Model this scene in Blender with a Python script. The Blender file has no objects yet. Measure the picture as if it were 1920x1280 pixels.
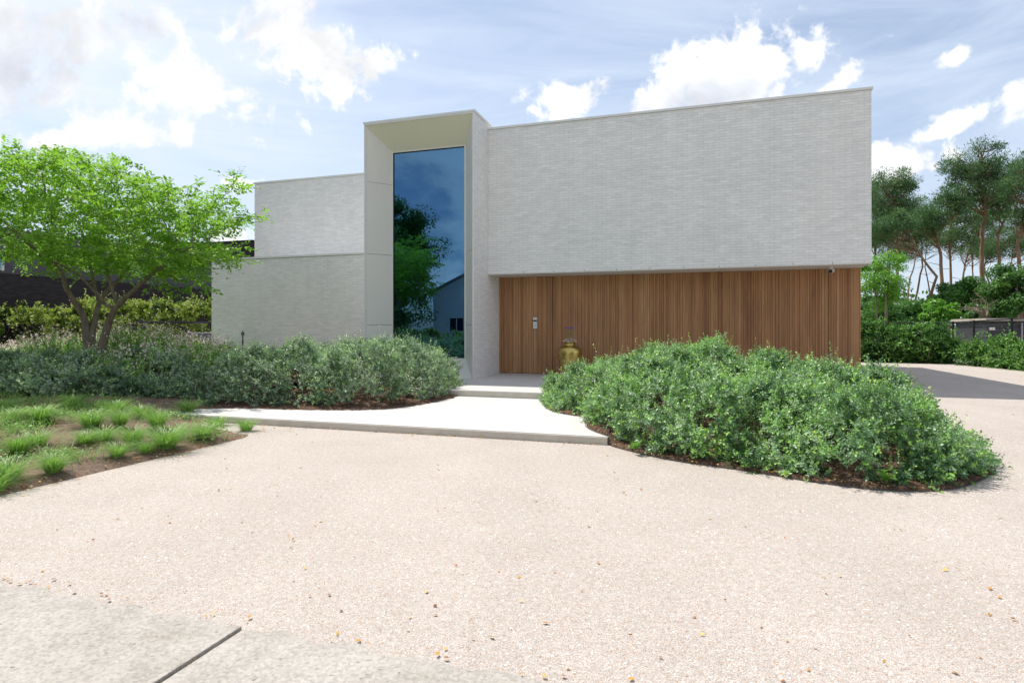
import bpy, math, random
import numpy as np
from mathutils import Vector, Matrix
R = math.radians
random.seed(7); rng = np.random.default_rng(11)
scene = bpy.context.scene
C = scene.collection

# ------------------------------------------------------------------ camera
CAMZ = 1.42
cam = bpy.data.cameras.new('camera'); camo = bpy.data.objects.new('camera', cam); C.objects.link(camo)
camo.location = (0, 0, CAMZ); camo.rotation_euler = (R(90), 0, 0)
cam.lens = 21.225; cam.sensor_width = 36; cam.shift_y = -0.012
cam.clip_start = 0.05; cam.clip_end = 3000
scene.camera = camo
scene.view_settings.view_transform = 'Standard'; scene.view_settings.look = 'None'
scene.view_settings.exposure = 0.58; scene.view_settings.gamma = 1
scene.render.resolution_x = 1024; scene.render.resolution_y = 682
try:
    scene.cycles.transparent_max_bounces = 24; scene.cycles.max_bounces = 10; scene.cycles.transmission_bounces = 8
    scene.cycles.sample_clamp_indirect = 6
except Exception: pass

# house frame: s runs along the facade (to the right), t runs back, both in metres
CS, SN = 0.953, 0.303
ROT = -math.atan2(SN, CS)
def W(s, t, z=0.0): return Vector((CS*s + SN*t, -SN*s + CS*t, z))
def ST(x, y): return CS*x - SN*y, SN*x + CS*y

# ------------------------------------------------------------------ sun and sky
SUN_EL = R(60); sun_dir = W(-0.523, 0.247).normalized()
SUN_AZ = math.atan2(sun_dir.x, sun_dir.y)           # clockwise from +Y
to_sun = Vector((sun_dir.x*math.cos(SUN_EL), sun_dir.y*math.cos(SUN_EL), math.sin(SUN_EL)))
sl = bpy.data.lights.new('sun', 'SUN'); sl.energy = 3.6; sl.angle = R(0.53); sl.color = (1.0, 0.95, 0.88)
so = bpy.data.objects.new('sun', sl); C.objects.link(so)
so.rotation_euler = to_sun.to_track_quat('Z', 'Y').to_euler(); so.location = (0, 0, 30)

def make_world():
    w = bpy.data.worlds.new('World'); scene.world = w; w.use_nodes = True
    nt = w.node_tree; nt.nodes.clear(); N = nt.nodes; L = nt.links
    def val(x):
        return x
    def M(op, a, b=None, c=None, clamp=False):
        n = N.new('ShaderNodeMath'); n.operation = op; n.use_clamp = clamp
        for i, q in enumerate((a, b, c)):
            if q is None: continue
            if isinstance(q, (int, float)): n.inputs[i].default_value = q
            else: L.new(q, n.inputs[i])
        return n.outputs[0]
    out = N.new('ShaderNodeOutputWorld'); bg = N.new('ShaderNodeBackground'); bg.inputs[1].default_value = 0.1
    L.new(bg.outputs[0], out.inputs[0])
    sky = N.new('ShaderNodeTexSky'); sky.sky_type = 'NISHITA'; sky.sun_disc = False
    sky.sun_elevation = SUN_EL; sky.sun_rotation = SUN_AZ; sky.dust_density = 1.2; sky.ozone_density = 1.6
    tc = N.new('ShaderNodeTexCoord'); sep = N.new('ShaderNodeSeparateXYZ'); L.new(tc.outputs['Generated'], sep.inputs[0])
    dx, dy, dz = sep.outputs
    front = M('GREATER_THAN', dy, 0.05)
    ys = M('MAXIMUM', dy, 0.05)
    u = M('DIVIDE', dx, ys); v = M('DIVIDE', dz, ys)
    # two noises in direction space
    def noise(scale, detail, rough, dist=0.0, sc=(1, 1, 1), loc=(0, 0, 0)):
        mp = N.new('ShaderNodeMapping'); mp.inputs['Scale'].default_value = sc; mp.inputs['Location'].default_value = loc
        L.new(tc.outputs['Generated'], mp.inputs[0])
        n = N.new('ShaderNodeTexNoise'); n.inputs['Scale'].default_value = scale; n.inputs['Detail'].default_value = detail
        n.inputs['Roughness'].default_value = rough; n.inputs['Distortion'].default_value = dist
        L.new(mp.outputs[0], n.inputs[0]); return n.outputs['Fac']
    n1 = noise(6.0, 11, 0.60, 0.25); n4 = noise(22.0, 8, 0.6, 0.3)
    n2 = noise(2.6, 8, 0.6, 0.3, (1, 1, 2.2), (3.1, 0, 0))
    n3 = noise(5.0, 7, 0.62, 0.9, (0.35, 1, 2.6), (0, 5, 1))
    F = 1132.0
    def blobs(lst):
        acc = None
        for (px, py, rx, ry, tilt) in lst:
            cu, cv = (px-960)/F, (617-py)/F
            ca, sa = math.cos(R(tilt)), math.sin(R(tilt))
            du = M('SUBTRACT', u, cu); dv = M('SUBTRACT', v, cv)
            a = M('ADD', M('MULTIPLY', du, ca*F/rx), M('MULTIPLY', dv, sa*F/rx))
            b = M('ADD', M('MULTIPLY', du, -sa*F/ry), M('MULTIPLY', dv, ca*F/ry))
            q = M('SUBTRACT', 1.0, M('SQRT', M('ADD', M('MULTIPLY', a, a), M('MULTIPLY', b, b))))
            acc = q if acc is None else M('SMOOTH_MAX', acc, q, 0.25)
        return acc
    white = blobs([(-40, 120, 260, 190, 0), (190, 60, 260, 120, 0), (330, 150, 190, 95, -20), (500, 50, 120, 85, 0), (590, 95, 110, 75, -15),
                   (640, 135, 60, 70, 0), (700, 128, 52, 30, 10), (210, 245, 130, 45, 5), (50, 262, 110, 34, 0), (445, 178, 50, 24, 5), (345, 242, 30, 34, 20),
                   (1075, 200, 92, 70, 0), (1230, 195, 90, 78, 15), (1340, 165, 130, 100, 20), (1430, 110, 95, 85, 20), (1510, 100, 62, 75, 40), (1560, 165, 95, 34, 35), (1420, 60, 30, 50, 0), (1400, 170, 200, 95, 8), (1270, 150, 90, 70, 20), (1530, 95, 60, 60, 40), (1100, 190, 80, 60, 0),
                   (1795, 105, 40, 18, 30), (1810, 222, 130, 26, 22), (1905, 180, 60, 34, 35), (1675, 310, 90, 36, 0), (1655, 300, 40, 50, 30), (1790, 290, 30, 34, 30),
                   (455, 345, 46, 18, 0), (430, 440, 70, 20, 0), (-300, 200, 300, 200, 0), (2200, 250, 180, 70, 15)])
    dens = M('ADD', M('ADD', M('MULTIPLY', white, 1.55), M('MULTIPLY', M('SUBTRACT', n1, 0.5), 4.6)), M('MULTIPLY', M('SUBTRACT', n4, 0.5), 4.6))
    mr = N.new('ShaderNodeMapRange'); mr.interpolation_type = 'SMOOTHERSTEP'
    mr.inputs['From Min'].default_value = 0.0; mr.inputs['From Max'].default_value = 1.05
    L.new(dens, mr.inputs['Value']); cfront = M('MULTIPLY', mr.outputs[0], front)
    # clouds elsewhere round the sky
    mr2 = N.new('ShaderNodeMapRange'); mr2.interpolation_type = 'SMOOTHERSTEP'
    mr2.inputs['From Min'].default_value = 0.47; mr2.inputs['From Max'].default_value = 0.60
    L.new(n2, mr2.inputs['Value']); cback = M('MULTIPLY', mr2.outputs[0], M('SUBTRACT', 1.0, front))
    cback = M('MULTIPLY', cback, 0.9)
    cm = M('MAXIMUM', cfront, cback, clamp=True)
    # thin veil of high cirrus
    mr3 = N.new('ShaderNodeMapRange'); mr3.inputs['From Min'].default_value = 0.3; mr3.inputs['From Max'].default_value = 0.75
    mr3.inputs['To Min'].default_value = 0.35; mr3.inputs['To Max'].default_value = 1.0
    L.new(n3, mr3.inputs['Value'])
    # less veil in the part of the sky opposite the sun
    veil = M('MULTIPLY', mr3.outputs[0], M('ADD', M('MULTIPLY', front, 0.75), 0.25))
    mixv = N.new('ShaderNodeMixRGB'); L.new(veil, mixv.inputs[0]); L.new(sky.outputs[0], mixv.inputs[1]); mixv.inputs[2].default_value = (5.1, 5.85, 7.0, 1)
    glow = blobs([(130, 90, 760, 330, -8)]); mg = N.new('ShaderNodeMixRGB'); mg.inputs[2].default_value = (6.9, 7.2, 7.7, 1)
    L.new(M('MULTIPLY', M('MULTIPLY', M('MAXIMUM', glow, 0.0), M('MULTIPLY', front, 0.6)), M('ADD', mr3.outputs[0], 0.3), clamp=True), mg.inputs[0]); L.new(mixv.outputs[0], mg.inputs[1]); mixv = mg
    # shaded undersides of the big clouds
    dark = blobs([(30, 130, 190, 120, 0), (390, 10, 130, 60, 0), (20, 215, 110, 50, 0), (1330, 190, 150, 45, 10), (250, 60, 90, 50, 0)])
    dk = M('ADD', dark, M('MULTIPLY', M('SUBTRACT', n2, 0.5), 1.6))
    mr4 = N.new('ShaderNodeMapRange'); mr4.interpolation_type = 'SMOOTHSTEP'; mr4.inputs['From Min'].default_value = -0.25; mr4.inputs['From Max'].default_value = 0.95
    L.new(dk, mr4.inputs['Value'])
    cc = N.new('ShaderNodeMixRGB'); cc.inputs[1].default_value = (7.6, 7.7, 7.85, 1); cc.inputs[2].default_value = (5.3, 5.7, 6.6, 1)
    L.new(M('MULTIPLY', mr4.outputs[0], M('MULTIPLY', front, 0.7)), cc.inputs[0])
    tex = N.new('ShaderNodeMapRange'); tex.inputs['From Min'].default_value = 0.36; tex.inputs['From Max'].default_value = 0.60; tex.inputs['To Min'].default_value = 0.80; tex.inputs['To Max'].default_value = 1.03
    n5 = noise(9.0, 9, 0.62, 0.4, loc=(0.35, 0.2, -0.12)); L.new(n5, tex.inputs['Value'])
    ctex = N.new('ShaderNodeMixRGB'); ctex.blend_type = 'MULTIPLY'; ctex.inputs[0].default_value = 1.0; L.new(cc.outputs[0], ctex.inputs[1]); L.new(tex.outputs[0], ctex.inputs[2]); cc = ctex
    mixc = N.new('ShaderNodeMixRGB'); L.new(cm, mixc.inputs[0]); L.new(mixv.outputs[0], mixc.inputs[1]); L.new(cc.outputs[0], mixc.inputs[2])
    L.new(mixc.outputs[0], bg.inputs[0])
    w.cycles.sampling_method = 'MANUAL'; w.cycles.sample_map_resolution = 512
make_world()

# ------------------------------------------------------------------ helpers
def tag(o, label=None, cat=None, group=None, kind=None):
    if label: o['label'] = label
    if cat: o['category'] = cat
    if group: o['group'] = group
    if kind: o['kind'] = kind
    return o
def empty(name, loc, rot=0.0, **k):
    o = bpy.data.objects.new(name, None); C.objects.link(o); o.empty_display_size = 0.2
    o.location = loc; o.rotation_euler = (0, 0, rot); return tag(o, **k)

def np_mesh(name, V, F, mat, parent=None, loc=(0, 0, 0), rot=0.0, attrs=None, smooth=False, mats=None, midx=None):
    """V (n,3) array, F (m,k) array of equal-size faces"""
    V = np.asarray(V, dtype=np.float32); F = np.asarray(F, dtype=np.int32)
    me = bpy.data.meshes.new(name); k = F.shape[1]
    me.vertices.add(len(V)); me.vertices.foreach_set('co', V.ravel())
    me.loops.add(F.size); me.loops.foreach_set('vertex_index', F.ravel())
    me.polygons.add(len(F)); me.polygons.foreach_set('loop_start', np.arange(0, F.size, k, dtype=np.int32))
    me.polygons.foreach_set('loop_total', np.full(len(F), k, dtype=np.int32))
    if smooth: me.polygons.foreach_set('use_smooth', np.ones(len(F), dtype=bool))
    me.update(calc_edges=True)
    if attrs:
        for an, arr in attrs.items():
            a = me.attributes.new(an, 'FLOAT', 'POINT'); a.data.foreach_set('value', np.asarray(arr, dtype=np.float32))
    me.materials.append(mat)
    o = bpy.data.objects.new(name, me); C.objects.link(o); o.parent = parent
    o.location = loc; o.rotation_euler = (0, 0, rot)
    return o

class MB:
    def __init__(s): s.v = []; s.f = []; s.a = []
    def add(s, vs, fs, tint=0.0):
        b = len(s.v); s.v += [tuple(q) for q in vs]; s.f += [tuple(i+b for i in f) for f in fs]; s.a += [tint]*len(vs); return s
    def box(s, x0, x1, y0, y1, z0, z1, tint=0.0):
        return s.add([(x0, y0, z0), (x1, y0, z0), (x1, y1, z0), (x0, y1, z0), (x0, y0, z1), (x1, y0, z1), (x1, y1, z1), (x0, y1, z1)],
                     [(3, 2, 1, 0), (4, 5, 6, 7), (0, 1, 5, 4), (1, 2, 6, 5), (2, 3, 7, 6), (3, 0, 4, 7)], tint)
    def prism(s, pts, z0, z1):
        n = len(pts)
        return s.add([(p[0], p[1], z0) for p in pts]+[(p[0], p[1], z1) for p in pts],
                     [tuple(range(n-1, -1, -1)), tuple(range(n, 2*n))]+[(i, (i+1) % n, (i+1) % n+n, i+n) for i in range(n)])
    def tube(s, pts, rad, n=8, tint=0.0, cap=True):
        pts = [Vector(p) for p in pts]
        if isinstance(rad, (int, float)): rad = [rad]*len(pts)
        vs = []; fs = []
        up = Vector((0.31, 0.17, 0.93)).normalized(); prev = None
        for i, p in enumerate(pts):
            d = (pts[min(i+1, len(pts)-1)]-pts[max(i-1, 0)])
            d = d.normalized() if d.length > 1e-6 else Vector((0, 0, 1))
            a = (prev if prev is not None else (up if abs(d.dot(up)) < 0.95 else Vector((1, 0, 0))))
            a = (a-d*a.dot(d)).normalized(); b = d.cross(a); prev = a
            for k in range(n):
                t = 2*math.pi*k/n; vs.append(p+(a*math.cos(t)+b*math.sin(t))*rad[i])
        for i in range(len(pts)-1):
            for k in range(n):
                fs.append((i*n+k, i*n+(k+1) % n, (i+1)*n+(k+1) % n, (i+1)*n+k))
        if cap: fs += [tuple(range(n-1, -1, -1)), tuple((len(pts)-1)*n+k for k in range(n))]
        return s.add(vs, fs, tint)
    def lathe(s, prof, c=(0, 0, 0), n=40):
        vs = []; fs = []
        for r, z in prof:
            for k in range(n):
                t = 2*math.pi*k/n; vs.append((c[0]+r*math.cos(t), c[1]+r*math.sin(t), c[2]+z))
        for i in range(len(prof)-1):
            for k in range(n): fs.append((i*n+k, i*n+(k+1) % n, (i+1)*n+(k+1) % n, (i+1)*n+k))
        return s.add(vs, fs)
    def build(s, name, mat, parent=None, off=(0, 0, 0), loc=(0, 0, 0), rot=0.0, smooth=False, bevel=0.0):
        me = bpy.data.meshes.new(name)
        me.from_pydata([(x-off[0], y-off[1], z-off[2]) for x, y, z in s.v], [], s.f); me.update()
        a = me.attributes.new('tint', 'FLOAT', 'POINT'); a.data.foreach_set('value', s.a)
        if smooth:
            me.polygons.foreach_set('use_smooth', [True]*len(me.polygons))
        me.materials.append(mat)
        o = bpy.data.objects.new(name, me); C.objects.link(o); o.parent = parent; o.location = loc; o.rotation_euler = (0, 0, rot)
        if bevel:
            m = o.modifiers.new('bevel', 'BEVEL'); m.width = bevel; m.segments = 2; m.limit_method = 'ANGLE'
        return o

# ------------------------------------------------------------------ materials
class NM:
    def __init__(s, name):
        s.m = bpy.data.materials.new(name); s.m.use_nodes = True; s.nt = s.m.node_tree; s.N = s.nt.nodes; s.L = s.nt.links
        s.N.clear(); s.out = s.N.new('ShaderNodeOutputMaterial')
        s.tc = s.N.new('ShaderNodeTexCoord')
    def n(s, t, **k):
        n = s.N.new(t)
        for a, b in k.items(): setattr(n, a, b)
        return n
    def inp(s, node, key, v):
        if isinstance(v, bpy.types.NodeSocket): s.L.new(v, node.inputs[key])
        else: node.inputs[key].default_value = v
    def math(s, op, a, b=0.0, clamp=False):
        n = s.n('ShaderNodeMath', operation=op, use_clamp=clamp); s.inp(n, 0, a); s.inp(n, 1, b); return n.outputs[0]
    def noise(s, scale, detail=5, rough=0.55, vec=None, dist=0.0, out='Fac'):
        n = s.n('ShaderNodeTexNoise'); n.inputs['Scale'].default_value = scale; n.inputs['Detail'].default_value = detail
        n.inputs['Roughness'].default_value = rough; n.inputs['Distortion'].default_value = dist
        s.L.new(vec or s.tc.outputs['Object'], n.inputs['Vector']); return n.outputs[out]
    def vor(s, scale, vec=None, out='Color', feature='F1'):
        n = s.n('ShaderNodeTexVoronoi', feature=feature); n.inputs['Scale'].default_value = scale
        s.L.new(vec or s.tc.outputs['Object'], n.inputs['Vector']); return n.outputs[out]
    def ramp(s, fac, stops, interp='LINEAR'):
        n = s.n('ShaderNodeValToRGB'); s.L.new(fac, n.inputs[0]); cr = n.color_ramp; cr.interpolation = interp
        while len(cr.elements) < len(stops): cr.elements.new(0.5)
        for e, (p, c) in zip(cr.elements, stops):
            e.position = p; e.color = (c[0], c[1], c[2], 1) if not isinstance(c, (int, float)) else (c, c, c, 1)
        return n.outputs[0]
    def mix(s, fac, a, b, mode='MIX'):
        n = s.n('ShaderNodeMixRGB', blend_type=mode)
        for i, q in enumerate((fac, a, b)):
            if isinstance(q, tuple): q = (q[0], q[1], q[2], 1)
            s.inp(n, i, q)
        return n.outputs[0]
    def attr(s, name='tint'):
        n = s.n('ShaderNodeAttribute', attribute_name=name); return n.outputs['Fac']
    def mapping(s, sc=(1, 1, 1), vec=None, rot=(0, 0, 0), loc=(0, 0, 0)):
        n = s.n('ShaderNodeMapping'); n.inputs['Scale'].default_value = sc; n.inputs['Rotation'].default_value = rot; n.inputs['Location'].default_value = loc
        s.L.new(vec or s.tc.outputs['Object'], n.inputs[0]); return n.outputs[0]
    def bump(s, h, strength=0.3, dist=0.01):
        n = s.n('ShaderNodeBump'); n.inputs['Strength'].default_value = strength; n.inputs['Distance'].default_value = dist
        s.L.new(h, n.inputs['Height']); return n.outputs[0]
    def pbr(s, col, rough=0.6, metal=0.0, spec=0.5, normal=None, **extra):
        b = s.n('ShaderNodeBsdfPrincipled')
        if isinstance(col, tuple): col = (col[0], col[1], col[2], 1)
        s.inp(b, 'Base Color', col); s.inp(b, 'Roughness', rough); s.inp(b, 'Metallic', metal); s.inp(b, 'Specular IOR Level', spec)
        if normal is not None: s.L.new(normal, b.inputs['Normal'])
        for k, v in extra.items(): s.inp(b, k, v)
        s.L.new(b.outputs[0], s.out.inputs[0]); s.b = b; return s.m

def mat_plain(name, col, rough=0.5, metal=0.0, var=0.08, scale=3.0, spec=0.5):
    q = NM(name); f = q.noise(scale, 6, 0.6)
    lo = tuple(c*(1-var) for c in col); hi = tuple(min(1, c*(1+var)) for c in col)
    c = q.ramp(f, [(0.3, lo), (0.7, hi)])
    return q.pbr(c, rough, metal, spec, q.bump(q.noise(scale*30, 3), 0.05, 0.002))

def mat_brick(name, base, dark, mortar, course=0.062, length=0.235, var=1.0):
    q = NM(name)
    sp = q.n('ShaderNodeSeparateXYZ'); q.L.new(q.tc.outputs['Object'], sp.inputs[0])
    cx = q.n('ShaderNodeCombineXYZ'); q.L.new(q.math('ADD', sp.outputs[0], sp.outputs[1]), cx.inputs[0]); q.L.new(sp.outputs[2], cx.inputs[1])
    wob = q.noise(9, 3, 0.5, out='Color')
    vec = q.n('ShaderNodeMixRGB', blend_type='LINEAR_LIGHT'); vec.inputs[0].default_value = 0.0035
    q.L.new(cx.outputs[0], vec.inputs[1]); q.L.new(wob, vec.inputs[2])
    b = q.n('ShaderNodeTexBrick'); q.L.new(vec.outputs[0], b.inputs['Vector'])
    b.offset = 0.43; b.offset_frequency = 2; b.squash = 1.0; b.squash_frequency = 2
    b.inputs['Scale'].default_value = 1.0; b.inputs['Mortar Size'].default_value = 0.0045; b.inputs['Mortar Smooth'].default_value = 0.35
    b.inputs['Bias'].default_value = -0.1; b.inputs['Brick Width'].default_value = length; b.inputs['Row Height'].default_value = course
    b.inputs['Color1'].default_value = (*base, 1); b.inputs['Color2'].default_value = (*dark, 1); b.inputs['Mortar'].default_value = (*mortar, 1)
    brk = q.ramp(q.noise(1.0, 2, 0.5, q.mapping((4.3, 4.3, 16))), [(0.3, (0.93, 0.925, 0.92)), (0.7, (1.03, 1.03, 1.03))])
    big = q.ramp(q.noise(0.45, 6, 0.65), [(0.3, (0.93, 0.93, 0.935)), (0.7, (1.03, 1.025, 1.015))])
    fine = q.ramp(q.noise(26, 5, 0.7), [(0.3, (0.95, 0.95, 0.95)), (0.7, (1.04, 1.04, 1.03))])
    spot = q.ramp(q.noise(1.3, 2, 0.5, q.mapping((9, 9, 24))), [(0.64, (1, 1, 1)), (0.80, (0.90, 0.895, 0.885))])
    strk = q.ramp(q.noise(1.0, 5, 0.6, q.mapping((2.6, 2.6, 0.16))), [(0.33, (0.975, 0.975, 0.973)), (0.55, (1.005, 1.005, 1.005))])
    c = q.mix(1.0, q.mix(1.0, q.mix(1.0, q.mix(1.0, q.mix(1.0, b.outputs['Color'], strk, 'MULTIPLY'), brk, 'MULTIPLY'), big, 'MULTIPLY'), fine, 'MULTIPLY'), spot, 'MULTIPLY')
    h = q.math('SUBTRACT', q.math('MULTIPLY', q.noise(34, 4, 0.6), 0.45), b.outputs['Fac'])
    return q.pbr(c, 0.85, 0, 0.3, q.bump(h, 0.5, 0.008))

M_BRICK = mat_brick('white_brick', (0.88, 0.862, 0.85), (0.79, 0.775, 0.765), (0.66, 0.648, 0.64))
M_DARKBRICK = mat_brick('dark_brick', (0.045, 0.037, 0.042), (0.022, 0.018, 0.022), (0.03, 0.027, 0.03), 0.062, 0.24)
M_COPING = mat_plain('coping_metal', (0.74, 0.73, 0.71), 0.45, 0.0, 0.03)
M_REVEAL = mat_plain('cream_panel', (0.72, 0.69, 0.64), 0.42, 0.0, 0.02, 1.0)
M_REVEALTOP = mat_plain('cream_panel_top', (0.76, 0.73, 0.60), 0.42, 0.0, 0.02, 1.0)
M_SOFFIT = mat_plain('soffit_render', (0.66, 0.62, 0.56), 0.8, 0.0, 0.04)
M_BLACK = mat_plain('black_metal', (0.022, 0.022, 0.025), 0.45, 0.3, 0.1)
M_WHITEPAINT = mat_plain('white_paint', (0.78, 0.77, 0.75), 0.4, 0, 0.03)
M_GREY = mat_plain('grey_metal', (0.20, 0.21, 0.24), 0.5, 0.2, 0.08)
M_ALU = mat_plain('brushed_aluminium', (0.62, 0.62, 0.64), 0.35, 0.5, 0.04)

def m_wood():
    q = NM('cedar_batten')
    t = q.attr()
    base = q.ramp(t, [(0.0, (0.28, 0.13, 0.060)), (0.25, (0.36, 0.178, 0.082)), (0.5, (0.43, 0.225, 0.108)), (0.75, (0.49, 0.275, 0.138)), (0.92, (0.45, 0.295, 0.185)), (1.0, (0.60, 0.385, 0.215))])
    grain = q.ramp(q.noise(1.0, 7, 0.65, q.mapping((60, 60, 1.6)), 0.6), [(0.3, (0.72, 0.70, 0.68)), (0.7, (1.15, 1.13, 1.1))])
    blot = q.ramp(q.noise(1.0, 4, 0.6, q.mapping((4, 4, 0.7))), [(0.35, (0.85, 0.83, 0.82)), (0.65, (1.1, 1.08, 1.05))])
    c = q.mix(1.0, q.mix(1.0, base, grain, 'MULTIPLY'), blot, 'MULTIPLY')
    return q.pbr(c, 0.6, 0, 0.35, q.bump(q.noise(1.0, 5, 0.6, q.mapping((90, 90, 3))), 0.25, 0.002))
M_WOOD = m_wood()
M_WOODDARK = mat_plain('batten_backing', (0.10, 0.06, 0.035), 0.8)

def m_gravel():
    q = NM('pebble_gravel')
    mp = q.mapping((1, 1, 1))
    v1 = q.n('ShaderNodeTexVoronoi'); v1.inputs['Scale'].default_value = 190; q.L.new(mp, v1.inputs['Vector'])
    hs = q.n('ShaderNodeSeparateColor'); q.L.new(v1.outputs['Color'], hs.inputs[0])
    peb = q.ramp(hs.outputs[0], [(0.0, (0.315, 0.27, 0.235)), (0.12, (0.40, 0.352, 0.315)), (0.35, (0.450, 0.402, 0.362)), (0.6, (0.48, 0.435, 0.396)), (0.85, (0.535, 0.50, 0.46)), (1.0, (0.62, 0.59, 0.56))])
    rust = q.mix(q.math('GREATER_THAN', hs.outputs[1], 0.965), peb, (0.45, 0.25, 0.12))
    gap = q.ramp(v1.outputs['Distance'], [(0.55, (1, 1, 1)), (0.95, (0.74, 0.70, 0.67))])
    n1 = q.ramp(q.noise(1.1, 7, 0.65), [(0.3, (0.94, 0.93, 0.92)), (0.7, (1.04, 1.035, 1.03))])
    n2 = q.ramp(q.noise(24, 4, 0.65), [(0.3, (0.88, 0.87, 0.86)), (0.7, (1.07, 1.07, 1.07))])
    # faint tyre wear, wide soft bands running up the drive
    n3 = q.ramp(q.noise(0.5, 3, 0.5, q.mapping((1.6, 0.25, 1), rot=(0, 0, R(25)))), [(0.35, (0.965, 0.96, 0.955)), (0.6, (1.02, 1.015, 1.01))])
    c = q.mix(1.0, q.mix(1.0, q.mix(1.0, q.mix(1.0, rust, gap, 'MULTIPLY'), n1, 'MULTIPLY'), n2, 'MULTIPLY'), n3, 'MULTIPLY')
    h = q.math('SUBTRACT', 1.0, v1.outputs['Distance'])
    return q.pbr(c, 0.82, 0, 0.3, q.bump(h, 0.45, 0.005))
M_GRAVEL = m_gravel()

def m_concrete():
    q = NM('old_concrete')
    base = q.ramp(q.noise(2.2, 8, 0.7), [(0.3, (0.365, 0.338, 0.30)), (0.7, (0.44, 0.41, 0.37))])
    sp = q.n('ShaderNodeSeparateColor'); q.L.new(q.vor(75), sp.inputs[0])
    ag = q.ramp(sp.outputs[0], [(0.0, (0.80, 0.80, 0.80)), (0.5, (0.98, 0.97, 0.96)), (1.0, (1.12, 1.11, 1.1))])
    pit = q.ramp(q.noise(36, 3, 0.6), [(0.27, (0.52, 0.5, 0.48)), (0.36, (1, 1, 1))])
    stain = q.ramp(q.noise(5.0, 5, 0.7, dist=0.8), [(0.35, (0.88, 0.87, 0.85)), (0.55, (1.02, 1.02, 1.02))])
    c = q.mix(1.0, q.mix(1.0, q.mix(1.0, base, ag, 'MULTIPLY'), pit, 'MULTIPLY'), stain, 'MULTIPLY')
    return q.pbr(c, 0.85, 0, 0.3, q.bump(q.noise(60, 6, 0.7), 0.5, 0.006))
M_CONC = m_concrete()

def m_terrace():
    q = NM('pale_stone_slab')
    b = q.n('ShaderNodeTexBrick'); q.L.new(q.tc.outputs['Object'], b.inputs['Vector']); b.offset = 0.5
    b.inputs['Scale'].default_value = 1; b.inputs['Brick Width'].default_value = 1.2; b.inputs['Row Height'].default_value = 0.8
    b.inputs['Mortar Size'].default_value = 0.002; b.inputs['Mortar Smooth'].default_value = 0.3
    b.inputs['Color1'].default_value = (0.59, 0.572, 0.55, 1); b.inputs['Color2'].default_value = (0.56, 0.542, 0.52, 1); b.inputs['Mortar'].default_value = (0.40, 0.385, 0.365, 1)
    n = q.ramp(q.noise(3, 7, 0.65), [(0.3, (0.95, 0.95, 0.95)), (0.7, (1.03, 1.03, 1.03))])
    f = q.ramp(q.noise(60, 4, 0.65), [(0.3, (0.94, 0.94, 0.94)), (0.7, (1.03, 1.03, 1.03))])
    c = q.mix(1.0, q.mix(1.0, b.outputs['Color'], n, 'MULTIPLY'), f, 'MULTIPLY')
    return q.pbr(c, 0.6, 0, 0.4, q.bump(q.noise(120, 4), 0.1, 0.002))
M_TERR = m_terrace()
M_STEPEDGE = mat_plain('stone_edge', (0.52, 0.475, 0.40), 0.7, 0, 0.1, 6)

def m_soil(c0=(0.045, 0.028, 0.020), c1=(0.125, 0.08, 0.058), c2=(0.235, 0.165, 0.125)):
    q = NM('mulch_soil')
    base = q.ramp(q.noise(18, 8, 0.75), [(0.25, c0), (0.5, c1), (0.75, c2)])
    sp = q.n('ShaderNodeSeparateColor'); q.L.new(q.vor(48), sp.inputs[0])
    chips = q.mix(q.math('GREATER_THAN', sp.outputs[0], 0.86), base, (0.30, 0.17, 0.10))
    big = q.ramp(q.noise(1.4, 4, 0.6), [(0.3, (0.75, 0.75, 0.72)), (0.7, (1.15, 1.12, 1.1))])
    return q.pbr(q.mix(1.0, chips, big, 'MULTIPLY'), 0.95, 0, 0.15, q.bump(q.noise(40, 6, 0.7), 1.0, 0.03))
M_SOIL = m_soil()
M_SOILG = m_soil((0.10, 0.068, 0.05), (0.235, 0.17, 0.135), (0.36, 0.28, 0.23))

def m_leaf(name, stops, rough=0.45, trans=0.35, spec=0.5, tcol=(0.35, 0.6, 0.05), under=0.0):
    q = NM(name)
    c = q.ramp(q.attr(), stops)
    b = q.n('ShaderNodeBsdfPrincipled'); q.L.new(c, b.inputs['Base Color']); b.inputs['Roughness'].default_value = rough; b.inputs['Specular IOR Level'].default_value = spec
    t = q.n('ShaderNodeBsdfTranslucent'); tc = q.mix(0.55, c, tcol, 'MIX'); q.L.new(tc, t.inputs['Color'])
    m = q.n('ShaderNodeMixShader'); m.inputs[0].default_value = trans
    q.L.new(b.outputs[0], m.inputs[1]); q.L.new(t.outputs[0], m.inputs[2]); q.L.new(m.outputs[0], q.out.inputs[0])
    return q.m
M_HEDGE = m_leaf('holly_leaf', [(0, (0.055, 0.13, 0.055)), (0.42, (0.17, 0.31, 0.15)), (0.70, (0.44, 0.55, 0.37)), (0.84, (0.28, 0.58, 0.10)), (1, (0.48, 0.64, 0.15))], 0.45, 0.28, 0.5, (0.30, 0.58, 0.12))
M_HEDGEGREY = m_leaf('grey_green_leaf', [(0, (0.08, 0.15, 0.085)), (0.42, (0.25, 0.35, 0.235)), (0.70, (0.54, 0.60, 0.49)), (0.84, (0.33, 0.55, 0.17)), (1, (0.48, 0.62, 0.26))], 0.45, 0.26, 0.5, (0.32, 0.56, 0.15))
M_MAPLE = m_leaf('fresh_maple_leaf', [(0, (0.09, 0.24, 0.025)), (0.5, (0.18, 0.38, 0.04)), (1, (0.32, 0.55, 0.07))], 0.5, 0.48, 0.4, (0.36, 0.66, 0.05))
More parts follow.
